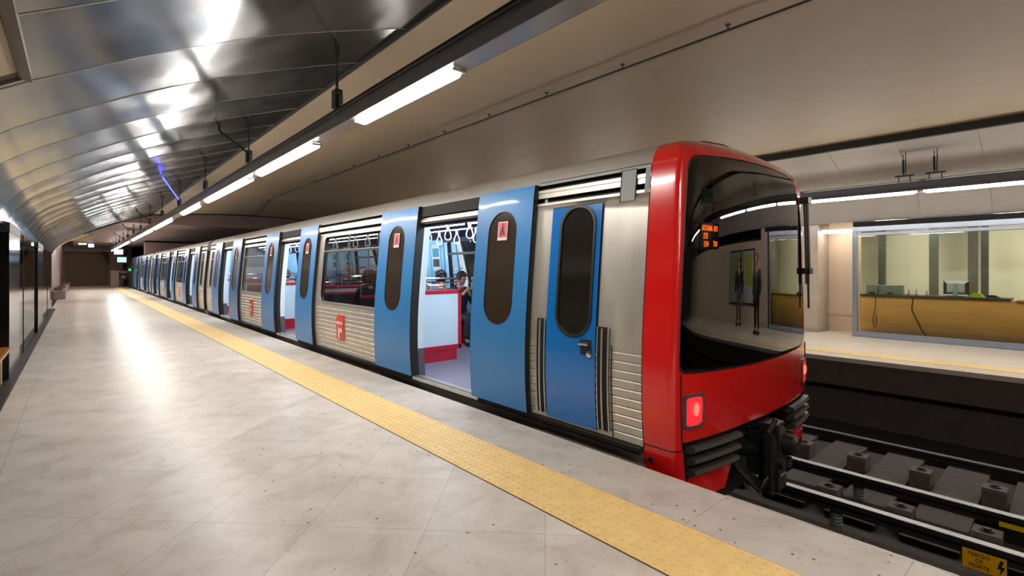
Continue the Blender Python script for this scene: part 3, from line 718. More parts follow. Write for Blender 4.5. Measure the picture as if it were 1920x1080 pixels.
# ------------------------------------------------------------------ far end of the near platform
t = thing('shutter', 'wide brown closed shutter in the end wall of the platform', 'shutter', (.7, 56.9, 0))
m = MB()
for i in range(28): m.box(-.75, 2.05, 56.88, 56.94, i*.1, i*.1+.09)
m.build('slats', mat('shutter_brown', '85735f', .5), t)
m = MB(); m.box(-.8, 2.1, 56.86, 56.98, 2.8, 2.9); m.build('head_box', mat('shutter_head', '6a5b4c', .5), t)
t = thing('hanging_sign', 'black hanging direction sign across the far end of the platform', 'sign', (.8, 46, 3))
m = MB(); m.box(-.25, 1.75, 46, 46.15, 2.86, 3.1, bev=.02); m.build('box', M_black, t)
m = MB(); m.box(.6, .9, 45.98, 46.0, 3.0, 3.22); m.build('lit_field', mat('sign_lit_blue', 'dfeaff', .5, emit=2.5, emc='a9c8ff'), t)
t = thing('wall_opening', 'dark curved opening in the end wall beside the pillar', 'opening', (1.5, 56, 0))
m = MB(); m.prism([(1.55, 2.9), (1.75, 3.1), (2.05, 2.6), (2.1, 1.9), (1.9, 2.0), (1.75, 2.6)], 56.6, 56.8); m.build('panel', M_black, t)
t = thing('kiosk_cabinet', 'small beige cabinet at the far end of the platform near the tunnel', 'cabinet', (2.5, 50, 0))
m = MB(); m.box(1.98, 2.5, 50, 50.6, 0, 1.25, bev=.02); m.build('body', mat('cabinet_beige', '8a7468', .5), t)
m = MB(); m.box(1.94, 2.54, 49.98, 50.62, 1.25, 1.32); m.build('top', M_graym, t)
for k, (x, z) in enumerate(((2.42, 2.78), (2.62, 2.18))):
    t = thing('screen', ['upper bluish white monitoring screen at the far end of the platform', 'lower bluish white monitoring screen at the far end of the platform'][k], 'screen', (x, 49, z), 'monitoring screens')
    m = MB(); m.box(x-.34, x+.34, 49.02, 49.3, z-.26, z+.26, bev=.02); m.build('case', M_black, t)
    m = MB(); m.box(x-.28, x+.28, 49.0, 49.02, z-.2, z+.2); m.build('picture', mat('screen_blue%d' % k, ['c9c4f2', 'a8d8f2'][k], .5, emit=.6), t)
    m = MB(); m.tube((x+(-.2 if k == 0 else .35), 49.32+.1*k, z), (x+(-.2 if k == 0 else .35), 49.32+.1*k, zc), .03, 6); m.build('rod', M_black, t)
t = thing('prohibition_sign', 'round dark no-entry sign with a yellow plate at the tunnel mouth', 'sign', (2.9, 50.2, 1))
m = MB(); m.lathe([(.42, 0), (.42, .04)], (2.82, 51.0, 1.0), 'y', 24); m.build('disc', mat('sign_maroon', '3a1512', .5), t)
m = MB(); m.box(2.6, 3.04, 50.97, 51.0, 1.12, 1.3); m.build('yellow_plate', mat('sign_y3', 'b08a10', .5), t)
m = MB(); m.lathe([(.14, 0), (.14, .02)], (2.82, 50.96, .82), 'y', 16); m.build('white_disc', mat('sign_white', 'c9c2bd', .5), t)
m = MB(); m.box(2.78, 2.86, 51.04, 51.1, 0, .7); m.build('post', M_black, t)

for k, y in enumerate((47.5, 52.5)):
    t = thing('ceiling_light', ['warm ceiling lamp near the far end of the platform', 'warm ceiling lamp close to the end wall shutter'][k], 'lamp', (.3, y, 3.3))
    m = MB(); m.box(.1, .5, y, y+.1, zc-.06, zc-.03); m.build('tube', mat('end_lamp', 'ffffff', .5, emit=60, emc='ffe2c4'), t)
    m = MB(); m.box(.05, .55, y-.05, y+.15, zc-.03, zc); m.build('housing', M_graym, t)
t = thing('signal_lamp', 'small green signal light beside the far end of the train', 'signal', (2.98, 47, 1.4))
m = MB(); m.ball((2.98, 46.98, 1.4), .07, 12, 8); m.build('lens', mat('signal_green', '20ff80', .4, emit=1.5, emc='20ff70'), t)
m = MB(); m.box(2.86, 3.10, 47.0, 47.15, 1.2, 1.6); m.tube((2.98, 47.1, 0), (2.98, 47.1, 1.2), .03, 8); m.build('post', M_black, t)

# ------------------------------------------------------------------ train
XC = 4.50; FLZ = .08
WT = [(-.45, 1.17), (-.2, 1.215), (0, 1.25), (.1, 1.265), (.35, 1.285), (.6, 1.29), (.9, 1.283), (1.2, 1.262), (1.5, 1.236), (1.8, 1.208), (2.05, 1.182), (2.24, 1.158), (2.33, 1.128), (2.40, 1.07), (2.45, .96), (2.49, .80), (2.53, .60), (2.575, .35), (2.605, 0)]
def W(z):
    if z <= WT[0][0]: return WT[0][1]
    for i in range(len(WT)-1):
        (a, b), (c, d) = WT[i], WT[i+1]
        if z <= c:
            t = (z-a)/(c-a); p = WT[max(0, i-1)]; q = WT[min(len(WT)-1, i+2)]
            if i >= len(WT)-5: return lerp(b, d, t)
            m0 = (d-p[1])/(c-p[0])*(c-a); m1 = (q[1]-b)/(q[0]-a)*(c-a)
            return (2*t**3-3*t*t+1)*b+(t**3-2*t*t+t)*m0+(-2*t**3+3*t*t)*d+(t**3-t*t)*m1
    return 0
def SP(side, y, z, off): return (XC+side*(W(z)+off), y, z)
def rrect(cy, cz, hw, hh, r, n=8, dz=.06):
    """rounded rectangle outline in (y,z), dense along the straight sides"""
    pts = []
    for (sx, sz, a0) in ((1, 1, 0), (-1, 1, 90), (-1, -1, 180), (1, -1, 270)):
        ox, oz = cy+sx*(hw-r), cz+sz*(hh-r)
        for k in range(n+1):
            a = R(a0+90*k/n); pts.append((ox+r*math.cos(a), oz+r*math.sin(a)))
    out = []
    for p, q in zip(pts, pts[1:]+pts[:1]):
        d = math.hypot(q[0]-p[0], q[1]-p[1]); k = max(1, int(d/dz))
        if d < 1e-6: continue
        out += [(lerp(p[0], q[0], i/k), lerp(p[1], q[1], i/k)) for i in range(k)]
    return out
def ray_poly(poly, c, a):
    dx, dy = math.cos(a), math.sin(a); best = None
    for p, q in zip(poly, poly[1:]+poly[:1]):
        ex, ey = q[0]-p[0], q[1]-p[1]; den = dx*ey-dy*ex
        if abs(den) < 1e-12: continue
        t = ((p[0]-c[0])*ey-(p[1]-c[1])*ex)/den; u = ((p[0]-c[0])*dy-(p[1]-c[1])*dx)/den
        if t > 0 and -1e-6 <= u <= 1+1e-6 and (best is None or t > best): best = t
    return (c[0]+dx*best, c[1]+dy*best)
def ring_mesh(m, fn, rect, hole, c, off, mi=0, steps=5, dens=.08):
    """panel rect=(y0,y1,z0,z1) with a hole outline; fn(y,z,off)->xyz; returns (hole pts)"""
    y0, y1, z0, z1 = rect; box = [(y0, z0), (y1, z0), (y1, z1), (y0, z1)]
    angs = [math.atan2(p[1]-c[1], p[0]-c[0]) for p in hole]+[math.atan2(p[1]-c[1], p[0]-c[0]) for p in box]
    for p, q in zip(box, box[1:]+box[:1]):
        k = int(math.hypot(q[0]-p[0], q[1]-p[1])/dens)
        for i in range(1, k): s = (lerp(p[0], q[0], i/k), lerp(p[1], q[1], i/k)); angs.append(math.atan2(s[1]-c[1], s[0]-c[0]))
    angs = sorted(set(round(a, 5) for a in angs)); H = [ray_poly(hole, c, a) for a in angs]; O = [ray_poly(box, c, a) for a in angs]
    N = len(angs); vs = []
    for k in range(steps+1):
        t = k/steps
        vs += [fn(lerp(h[0], o[0], t), lerp(h[1], o[1], t), off) for h, o in zip(H, O)]
    m.add(vs, [(k*N+i, k*N+(i+1) % N, (k+1)*N+(i+1) % N, (k+1)*N+i) for k in range(steps) for i in range(N)], mi)
    return H, O
def loop_band(m, fn, A, offa, B, offb, mi):
    N = len(A); assert len(B) == N
    m.add([fn(p[0], p[1], offa) for p in A]+[fn(p[0], p[1], offb) for p in B], [(i, (i+1) % N, N+(i+1) % N, N+i) for i in range(N)], mi)
def fill_outline(m, fn, poly, off, mi=0, dz=.05, ny=6):
    z0 = min(p[1] for p in poly); z1 = max(p[1] for p in poly); n = max(2, int((z1-z0)/dz))
    rows = []
    for k in range(n+1):
        z = lerp(z0+1e-4, z1-1e-4, .5-.5*math.cos(math.pi*k/n)); xs = []
        for p, q in zip(poly, poly[1:]+poly[:1]):
            if (p[1]-z)*(q[1]-z) <= 0 and p[1] != q[1]: xs.append(lerp(p[0], q[0], (z-p[1])/(q[1]-p[1])))
        rows.append((z, min(xs), max(xs)))
    vs = [fn(lerp(a, b, i/ny), z, off) for z, a, b in rows for i in range(ny+1)]
    m.add(vs, [(k*(ny+1)+i, k*(ny+1)+i+1, (k+1)*(ny+1)+i+1, (k+1)*(ny+1)+i) for k in range(n) for i in range(ny)], mi)
def framed(m, fn, outer, inner, off, thick, mi):
    loop_band(m, fn, outer, off-thick, outer, off, mi); loop_band(m, fn, outer, off, inner, off, mi); loop_band(m, fn, inner, off, inner, off-thick, mi)

def leaf(car, y0, y1, side=-1, z0=.10, z1=2.25, win=True, mt=None, sticker=True, hand=0, low=False, off=.058, th=.034):
    fn = lambda y, z, o: SP(side, y, z, o)
    cy = (y0+y1)/2+hand*.02; m = MB(); hole = rrect(cy, 1.465, .215, .56, .205, 8 if not low else 4, .07 if not low else .2)
    H, O = ring_mesh(m, fn, (y0, y1, z0, z1), hole, (cy, 1.465), off, 0, 4, .1 if not low else .3)
    ring_mesh(m, fn, (y0, y1, z0, z1), hole, (cy, 1.465), off-th, 0, 4, .1 if not low else .3)
    loop_band(m, fn, H, off, H, off-th, 1); loop_band(m, fn, O, off, O, off-th, 1)
    l = m.build('door_leaf', [mt or M_blue, M_jamb], car, smooth=True, angle=40)
    m = MB(); fill_outline(m, fn, hole, off-.008, 0, .08 if not low else .3, 4); m.build('window_pane', M_gl_leaf, l, smooth=True)
    # dark rubber edges
    for yy in (y0, y1):
        m = MB(); m.grid(lambda u, z: SP(side, yy+(u-.5)*.018, z, off-th-.004+(0 if abs(u-.5) > .4 else 0)), [0, 1], frange(z0, z1, 14)); m.grid(lambda u, z: SP(side, yy+(.009 if yy == y1 else -.009), z, off-th-.02+u*(th+.016)), [0, 1], frange(z0, z1, 14))
        m.build('rubber_edge', M_rubber, l)
    if not low:
        m = MB(); o2 = rrect(cy, 1.465, .223, .568, .213, 8, .07)
        Hh = [ray_poly(hole, (cy, 1.465), math.atan2(p[1]-1.465, p[0]-cy)) for p in o2]
        loop_band(m, fn, o2, off+.001, Hh, off+.001, 0); m.build('window_seal', M_rubber, l)
    if sticker and side == -1:
        yc = cy-.01; zc_ = 1.84; k = MB(); k.grid(lambda y, z: fn(y, z, off+.003), [yc-.075, yc+.075], [zc_-.10, zc_+.09], mi=0); k.grid(lambda y, z: fn(y, z, off+.0045), [yc-.065, yc+.065], [zc_-.07, zc_+.08], mi=1)
        fig = [(-.035, -.05), (-.012, -.055), (.0, -.01), (.02, -.05), (.04, -.045), (.015, .01), (.03, .04), (.0, .045), (-.02, .02)]
        k.add([fn(yc-a, zc_+b, off+.006) for a, b in fig], [tuple(range(9))], 2); k.add([fn(yc-.0+.012*math.cos(a), zc_+.06+.012*math.sin(a), off+.006) for a in [i*1.05 for i in range(6)]], [tuple(range(6))], 2)
        k.build('warning_sticker', [mat('sticker_white', 'e8d2cc', .5), mat('sticker_red', 'd8606a', .5), M_black], l)
    return l

def logo(car, yc, zc_=.51):
    fn = lambda y, z, o=.02: SP(-1, y, z, o)
    m = MB(); out = [(-.15, -.20), (.15, -.20), (.15, .12), (.12, .17), (.05, .205), (-.15, .205)]
    for off, mi in ((.018, 0),):
        m.add([fn(yc+a, zc_+b, off) for a, b in out], [tuple(range(len(out)))], 0)
        m.add([fn(yc+a, zc_+b, off) for a, b in out]+[fn(yc+a, zc_+b, 0) for a, b in out], [(i, (i+1) % 6, 6+(i+1) % 6, 6+i) for i in range(6)], 0)
    p = m.build('logo_plate', mat('logo_red', 'd23a22', .35), car, label='red plate with white lettering metro and an M arrow mark')
    M_w = mat('logo_white', 'f3dcd0', .5)
    x = fn(yc, zc_+.08, .022); text('metro', .098, frame_mtx((x[0]-.004, yc, zc_+.075), (0, -1, 0), (0, 0, 1)), M_w, parent=p, bold=.003)
    m = MB(); P = [(-.06, -.185), (-.06, .03), (-.03, .0), (.01, -.035), (.055, .01), (.10, -.05), (.10, -.10), (.055, -.06), (.03, -.09), (.0, -.06), (0, -.185)]
    m.add([(fn(yc-a, zc_+b, .024)) for a, b in P], [tuple(range(len(P)))]); m.build('arrow_mark', M_w, p)
    return p

def rib_panel(m, ya, yb, side=-1, mi=0):
    rows = [(.10, .0)]; z = .10
    while z < .80:
        rows += [(z+.004, .0045), (z+.056, .003), (z+.062, -.003), (z+.067, -.003)]; z += .07
    rows += [(z, .0), (.86, 0)]
    m.grid(lambda y, k: SP(side, y, rows[int(k)][0], rows[int(k)][1]), [ya, yb], list(range(len(rows))), mi)

def build_car(idx, ya, yb, doors, windows, label, front=False, detail=2, farwin=None):
    car = thing('metro_car', label, 'train car', (XC, (ya+yb)/2, -1.0), 'coupled metro cars')
    low = detail < 2
    ops = [d[1] for d in doors]
    # ---- outer shell
    m = MB()
    edges = [ya]+[v for o in ops for v in o]+[yb]; bays = [(edges[i], edges[i+1]) for i in range(0, len(edges), 2)]
    for side in (-1, 1):
        m.grid(lambda y, z: SP(side, y, z, 0), [ya, yb], [-.16, -.05, .03, .10], 0)
        m.grid(lambda y, z: SP(side, y, z, 0), [ya, yb], [.03, .10], 0)
        seg = bays if side == -1 else [(ya, yb)]
        for (a, b) in seg:
            if side == -1: rib_panel(m, a, b)
            else: m.grid(lambda y, z: SP(side, y, z, 0), [a, b], frange(.1, .86, 5), 0)
            ws = [w_ for w_ in windows if a < (w_[0]+w_[1])/2 < b]
            if side == 1: ws = farwin or [(w_[0], w_[1]) for w_ in windows]
            ws.sort(); cur = a
            for k, (wa, wb) in enumerate(ws):
                nxt = b if k == len(ws)-1 else (wb+ws[k+1][0])/2
                hole = rrect((wa+wb)/2, 1.455, (wb-wa)/2, .565, .09, 5, .12 if not low else .3)
                c = ((wa+wb)/2, 1.455); fn = lambda y, z, o: SP(side, y, z, o)
                H, O = ring_mesh(m, fn, (cur, nxt, .86, 2.04), hole, c, 0, 0, 3, .15)
                ring_mesh(m, fn, (cur, nxt, .86, 2.04), hole, c, -.07, 1, 3, .15)
                loop_band(m, fn, H, 0, H, -.07, 2); cur = nxt
            if not ws:
                m.grid(lambda y, z: SP(side, y, z, 0), [a, b], frange(.86, 2.04, 10), 0); m.grid(lambda y, z: SP(side, y, z, -.07), [a, b], frange(.86, 2.04, 10), 1)
            m.grid(lambda y, z: SP(side, y, z, -.07), [a, b], frange(.08, .86, 6), 1)
            if side == -1:
                for yy in (a, b):
                    m.grid(lambda u, z: SP(-1, yy, z, -.07+.07*u), [0, 1], frange(.08, 2.08, 12), 2)
    # header with the two door tracks, then the roof
    prof = [(2.04, .0), (2.045, .012), (2.068, .012), (2.07, -.05), (2.115, -.05), (2.117, .004), (2.16, .004), (2.165, .010), (2.195, .010), (2.20, -.05), (2.238, -.05), (2.24, .006), (2.30, .004), (2.33, 0), (2.365, 0), (2.40, 0), (2.425, 0), (2.45, 0), (2.47, 0), (2.49, 0), (2.51, 0), (2.53, 0), (2.575, 0), (2.605, 0)]
    rows = [0, 0, 0, 3, 3, 0, 0, 0, 0, 3, 3]+[4]*(len(prof)-12)
    for side in (-1, 1):
        m.grid(lambda y, k: SP(side, y, prof[int(k)][0], prof[int(k)][1]), [ya, yb], list(range(len(prof))), mrow=rows)
    # inner header, end walls
    for side in (-1, 1): m.grid(lambda y, z: SP(side, y, z, -.08), [ya, yb], [1.99, 2.10, 2.2], 5)
    for yy in (ya+.01, yb-.01):
        pr = [SP(-1, yy, z, 0) for z in frange(-.1, 2.59, 18)]+[SP(1, yy, z, 0) for z in frange(2.59, -.1, 18)]
        if not (front and yy < ya+.1): m.add(pr, [tuple(range(len(pr)))], 0)
    m.build('body_shell', [M_steel, M_lblue, M_rubber, M_slot, M_steel2, M_navy], car, smooth=True, angle=30)
    ia = ya+(1.15 if front else .03)
    m = MB(); m.box(XC-1.21, XC+1.21, ia, yb-.03, .0, FLZ); m.build('floor_panel', M_carfl, car)
    m = MB(); m.grid(lambda x, y: (x, y, 2.36-.30*abs((x-XC)/1.12)**3), frange(XC-1.12, XC+1.12, 10), [ia, yb-.03]); m.build('ceiling_panel', M_navy, car, smooth=True)
    m = MB(); m.box(XC-1.15, XC+1.15, ia, ia+.03, FLZ, 2.2); m.box(XC-1.15, XC+1.15, yb-.06, yb-.03, FLZ, 2.2); m.build('end_wall', M_lblue, car)
    for x, zs_ in ((XC-.62, 2.27), (XC+.17, 2.165)):
        yy = ia+.2
        while yy < yb-1.4:
            k = MB(); k.box(x-.028, x+.028, yy, yy+1.35, zs_, zs_+.03, bev=.01); k.build('light_strip', M_carlight, car); k = MB(); k.box(x-.05, x+.05, yy-.02, yy+1.37, zs_+.03, 2.37); k.build('light_housing', M_navy, car); yy += 1.5 if not low else 2.2
    # underframe skirt
    m = MB(); m.box(XC-1.05, XC+1.05, ya+.1, yb-.1, -.75, -.05); m.box(XC-1.22, XC+1.22, ya+.02, yb-.02, -.22, -.1)
    m.build('underframe', M_black, car)
    m = MB(); m.grid(lambda y, k: [SP(-1, y, .035, .025), SP(-1, y, .05, .03), SP(-1, y, .085, .03), SP(-1, y, .095, 0)][int(k)], [ya+.02, yb-.02], [0, 1, 2, 3]); m.build('sill_rail', M_railw, car)
    # windows glass, frames, transom
    for (wa, wb) in windows:
        c = (wa+wb)/2; fn = lambda y, z, o: SP(-1, y, z, o)
        hole = rrect(c, 1.455, (wb-wa)/2, .565, .09, 5, .12 if not low else .3)
        outer = rrect(c, 1.455, (wb-wa)/2+.022, .587, .11, 5, .12 if not low else .3); inner = [ray_poly(rrect(c, 1.455, (wb-wa)/2-.008, .557, .085, 5, .1), (c, 1.455), math.atan2(p[1]-1.455, p[0]-c)) for p in outer]
        m = MB(); framed(m, fn, outer, inner, .010, .012, 0); wf = m.build('window_frame', M_steel2, car, smooth=True)
        m = MB(); fill_outline(m, fn, hole, -.02, 0, .15, 4); m.build('glass_pane', M_gl_win, wf, smooth=True)
        m = MB(); x = SP(-1, 0, 1.76, -.015)[0]; m.box(x-.018, x+.02, wa+.01, wb-.01, 1.735, 1.775, bev=.006)
        x = SP(-1, 0, 1.9, -.015)[0]; m.tube((SP(-1, 0, 1.775, -.01)[0], c+.12, 1.775), (SP(-1, 0, 2.01, -.01)[0], c+.12, 2.01), .014, 6); m.build('transom', M_graym, wf)
    for (wa, wb) in (farwin or windows):
        hole = rrect((wa+wb)/2, 1.455, (wb-wa)/2, .565, .09, 5, .12 if not low else .3)
        m = MB(); fill_outline(m, lambda y, z, o: SP(1, y, z, o), hole, -.02, 0, .3, 2); m.build('far_glass_pane', M_gl_win, car)
        m = MB(); x = XC+W(1.76)-.06; m.box(x-.02, x+.02, wa, wb, 1.735, 1.775); m.build('far_transom', M_jamb, car)
    # doors
    for (ra, rb), (oa, ob), (la, lb) in doors:
        leaf(car, ra, rb, low=low, hand=0); leaf(car, la, lb, low=low)
        m = MB(); x = XC-W(2.05)+.03; m.box(x-.02, x+.06, oa, ob, 2.03, 2.10, bev=.006); m.build('door_header', M_steel2, car); m = MB(); m.grid(lambda y, z: SP(-1, y, z, .014), [oa-.02, ob+.02], [2.112, 2.16, 2.242]); m.build('header_slot', M_slot, car)
        m = MB(); x = XC-W(.1)
        m.box(x-.03, x+.10, oa, ob, .055, .09)
        for k in range(4): m.box(x-.02+k*.028, x-.01+k*.028, oa, ob, .09, .095)
        m.build('door_sill', M_steel2, car)
        for yy, dy in ((oa, -1), (ob, 1)):
            m = MB(); s = lambda z: XC-W(z)
            zs = frange(.43, 2.03, 10)
            m.grid(lambda u, z: [(s(z)+.012, yy+dy*.012, z), (s(z)+.165, yy+dy*.012, z), (s(z)+.165, yy+dy*.12, z)][int(u)], [0, 1, 2], zs, 0)
            m.grid(lambda u, z: [(s(z)+.012, yy+dy*.010, z), (s(z)+.165, yy+dy*.010, z), (s(z)+.165, yy+dy*.12, z)][int(u)], [0, 1, 2], frange(FLZ, .43, 3), 1)
            for z in (.62, 1.25, 1.75): m.lathe([(.008, 0), (.006, -.006 if dy > 0 else .006)], (s(z)+.035, yy+dy*.010, z), 'y', 8, mi=2)
            m.build('door_pillar', [M_white, M_graym, M_black], car, smooth=False)
        for yy in (oa-.012, ob+.012):
            m = MB(); m.grid(lambda u, z: SP(-1, yy+(u-.5)*.05, z, .012), [0, 1], frange(.09, 2.05, 14)); m.build('door_seal', M_rubber, car)
        if detail:
            # draught screens beside the doorway
            for yy in (oa-.62, ob+.70):
                if yy < ia+.15 or yy > yb-.2: continue
                for xs in ((XC-1.12, XC-.12), (XC+.30, XC+1.12)):
                    if xs[0] > XC and detail < 2: continue
                    m = MB(); m.box(xs[0], xs[1], yy-.02, yy+.02, .30, 1.08, mi=0)
                    m.box(xs[0], xs[1]+.05, yy-.03, yy+.03, 1.08, 1.14, mi=1, bev=.01); m.box(xs[1], xs[1]+.06, yy-.03, yy+.03, .24, 1.14, mi=1, bev=.01)
                    m.box(xs[0], xs[1]+.05, yy-.03, yy+.03, .24, .31, mi=1); m.box(xs[0], xs[1]-.02, yy-.02, yy+.10, FLZ, .25, mi=1)
                    m.build('draught_screen', [M_white, M_redin], car)
                    m = MB(); m.path([(xs[0], yy, 1.31), (xs[1]-.05, yy, 1.31), (xs[1]+.02, yy, 1.28), (xs[1]+.04, yy, 1.20), (xs[1]+.04, yy, .9)], .016, 8)
                    m.tube((xs[0]+.45, yy, 1.14), (xs[0]+.45, yy, 1.31), .014, 8); m.build('grab_rail', M_chrome, car)
    return car

def seat_row(car, xa, xb, y, dr, n):
    """bench for two facing dr(+1/-1) along y; one part per seat row"""
    m = MB(); m.box(xa, xb, min(y, y+dr*.42), max(y, y+dr*.42), FLZ+.36, FLZ+.44, mi=1, bev=.02)
    m.box(xa, xb, min(y-dr*.06, y), max(y-dr*.06, y), FLZ+.30, .96, mi=1, bev=.02); m.box(xa, xb, min(y-dr*.06, y), max(y-dr*.06, y), .96, 1.02, mi=0, bev=.015); m.box(xa+.04, xb-.04, min(y, y+dr*.025), max(y, y+dr*.025), FLZ+.46, .98, mi=1, bev=.01)
    m.box(xa+.1, xb-.1, min(y, y+dr*.3), max(y, y+dr*.3), FLZ, FLZ+.36, mi=0)
    m.build('seat', [M_redin, mat('seat_fabric', '35202e', .8, var=.5, vscale=40)], car)
    m = MB(); m.path([(xa+.02, y-dr*.03, .95), (xa+.02, y-dr*.03, 1.16), (xa+.06, y-dr*.03, 1.2), (xb-.06, y-dr*.03, 1.2), (xb-.02, y-dr*.03, 1.16), (xb-.02, y-dr*.03, .95)], .014, 6); m.build('seat_rail', M_chrome, car)
def handles(car, x, ys):
    for y in ys:
        m = MB(); zt = 2.09; m.box(x-.016, x+.016, y-.016, y+.016, zt-.07, zt+.01, mi=0); pts = []
        for k in range(16):
            a = 2*math.pi*k/16; c = (1-math.cos(a))/2; wv = .062*math.sin(a)*(.35+.65*c)
            pts.append((x+wv*.8, y-wv*.6, zt-.06-.16*c))
        m.path(pts, .010, 6, closed=True, mi=0); m.build('strap_handle', mat('handle_white', 'd3dce2', .3), car)
D1 = [((3.42, 4.28), (4.22, 5.58), (5.56, 6.56)), ((9.04, 9.92), (9.9, 11.2), (11.38, 12.3)), ((14.5, 15.5), (15.5, 16.8), (16.85, 17.8))]
D1[1] = ((9.04, 9.95), (9.95, 11.30), (11.32, 12.28))
W1 = [(6.5, 8.80), (12.15, 14.35), (18.15, 18.55)]
car1 = build_car(0, 2.17, 18.85, D1, W1, 'front metro car with the red driver end nearest the camera', True, 2, [(3.5, 5.9), (6.4, 8.42), (9.5, 12.9), (15.6, 17.6)])
logo(car1, 7.87); logo(car1, 13.35)
sh = 19.45
D2 = [((20.45, 21.35), (21.4, 22.7), (22.75, 23.6)), ((25.9, 26.75), (26.8, 28.1), (28.15, 29.0)), ((31.2, 32.1), (32.15, 33.4), (33.45, 34.3))]
car2 = build_car(1, 19.45, 35.0, D2, [(19.75, 20.2), (23.75, 25.7), (29.2, 31.0)], 'second metro car, directly behind the front car', False, 1)
logo(car2, 24.7)
D3 = [((a+15.9, b+15.9), (c+15.9, d+15.9), (e+15.9, f+15.9)) for (a, b), (c, d), (e, f) in D2]
car3 = build_car(2, 35.5, 50.5, D3, [(35.8, 36.2), (39.7, 41.6), (45.1, 46.9)], 'third metro car at the far end of the platform', False, 1)
# gangway between cars
for y0, y1, nm in ((18.85, 19.45, 'dark coupling bellows between the first and second metro car'), (35.0, 35.5, 'dark coupling bellows between the second and third metro car')):
    t = thing('gangway', nm, 'gangway', (XC, (y0+y1)/2, 0))
    m = MB(); m.box(XC-.95, XC+.95, y0+.01, y1-.01, -.6, 2.3); m.build('bellows', M_black, t)
    m = MB(); m.box(XC-1.1, XC-1.02, y0+.01, y1-.01, .0, 2.35); m.build('side_flap', mat('gangway_brown', '5a4c3e', .5, metal=.4), t)

# interior of the front car
for (xa, xb, y, dr) in ((3.42, 4.25, 6.42, 1), (3.42, 4.25, 7.66, 1), (3.42, 4.25, 9.2, -1), (4.85, 5.62, 7.85, -1), (4.85, 5.62, 8.0, 1), (4.85, 5.62, 9.3, -1),
                        (3.42, 4.25, 12.2, 1), (3.42, 4.25, 13.3, 1), (3.42, 4.25, 14.6, -1), (4.85, 5.62, 12.2, 1), (4.85, 5.62, 13.4, 1), (4.85, 5.62, 14.6, -1)):
    seat_row(car1, xa, xb, y, dr, 0)
for c_, ys in ((car2, (24.0, 25.4, 29.4, 30.8)), (car3, (40, 41.3))):
    for y in ys: seat_row(c_, 3.42, 4.25, y, 1, 0)
handles(car1, 4.05, [4.45+.53*i for i in range(10)]); handles(car1, 4.75, [4.7+.53*i for i in range(10)]); handles(car1, 4.05, [10.2+.6*i for i in range(7)])
m = MB()
for x in (4.05, 4.75): m.tube((x, 3.5, 2.10), (x, 18.5, 2.10), .016, 8)
m.build('ceiling_rail', M_chrome, car1)
for (x, y) in ((4.2, 7.63), (4.3, 9.2), (4.9, 9.3), (4.2, 12.2), (4.9, 12.3), (4.5, 10.6), (3.75, 7.63)):
    m = MB(); m.tube((x, y, FLZ), (x, y, 2.15), .017, 8); m.build('pole', M_chrome, car1)
# adverts and blue pillars on the far inside wall
for (y, k) in ((8.82, 0), (13.3, 1), (14.2, 0), (6.15, 2)):
    m = MB(); m.grid(lambda yy, z: SP(1, yy, z, -.085), [y-.28, y+.28], frange(.1, 2.05, 8)); m.build('wall_pillar', mat('pillar_blue', '7db9e0', .35), car1)
    if k < 2:
        m = MB(); m.grid(lambda yy, z: SP(1, yy, z, -.095), [y-.15, y+.15], frange(1.42, 1.95, 4), mi=0); m.grid(lambda yy, z: SP(1, yy, z, -.10), [y-.12, y+.12], [1.5, 1.66], mi=1); m.grid(lambda yy, z: SP(1, yy, z, -.10), [y-.12, y+.12], [1.7, 1.88], mi=2)
        m.build('advert', [mat('ad_white', 'dfe9ea', .4), mat('ad_dark', '3b4a52', .5, var=.8, vscale=25), mat('ad_teal', '4b8c9c', .5, var=.6, vscale=18)], car1)
# small orange marker lamp at the door track
m = MB(); m.lathe([(.0, 0), (.03, .0), (.035, .02), (.02, .04), (0, .045)], (XC-W(2.16)-.045, 8.98, 2.15), 'x', 12); m.build('marker_lamp', mat('marker_orange', 'ffb070', .4, emit=9, emc='ffa050'), car1)

# ---- cab side: door, slots, access box
cab = lambda y, z, o: SP(-1, y, z, o)
y0, y1, z0, z1 = 2.62, 3.19, .12, 2.0
m = MB(); m.grid(lambda y, z: cab(y, z, .004), [y0-.012, y1+.012], frange(z0-.012, z1+.012, 16)); m.build('cab_door_gap', M_rubber, car1)
hole = rrect(2.875, 1.44, .185, .55, .17, 8, .07); m = MB(); H, O = ring_mesh(m, cab, (y0, y1, z0, z1), hole, (2.875, 1.44), .014, 0, 4, .1)
loop_band(m, cab, H, .014, H, .002, 1)
cd = m.build('cab_door', [M_blue2, M_rubber], car1, smooth=True)
m = MB(); fill_outline(m, cab, hole, .008, 0, .08, 4); m.build('window_pane', mat('cab_glass', '211d19', .06, spec=.8), cd, smooth=True)
o2 = rrect(2.875, 1.44, .205, .57, .19, 8, .07); in2 = [ray_poly(rrect(2.875, 1.44, .18, .545, .165, 8, .07), (2.875, 1.44), math.atan2(p[1]-1.44, p[0]-2.875)) for p in o2]
m = MB(); framed(m, cab, o2, in2, .024, .014, 0); m.build('window_seal', mat('seal_dark', '2a2621', .4), cd, smooth=True)
m = MB(); m.grid(lambda y, z: cab(y, z, .0155), [2.66, 2.78], frange(.73, .86, 3)); m.build('handle_recess', M_rubber, cd)
m = MB(); m.tube(cab(2.68, .825, .035), cab(2.78, .825, .035), .014, 8); m.tube(cab(2.69, .825, .01), cab(2.69, .825, .035), .012, 8); m.build('handle', M_chrome, cd)
m = MB(); p = cab(2.675, .745, .016); m.lathe([(.028, 0), (.026, -.014), (.012, -.018)], p, 'x', 14); m.build('lock', M_chrome, cd)
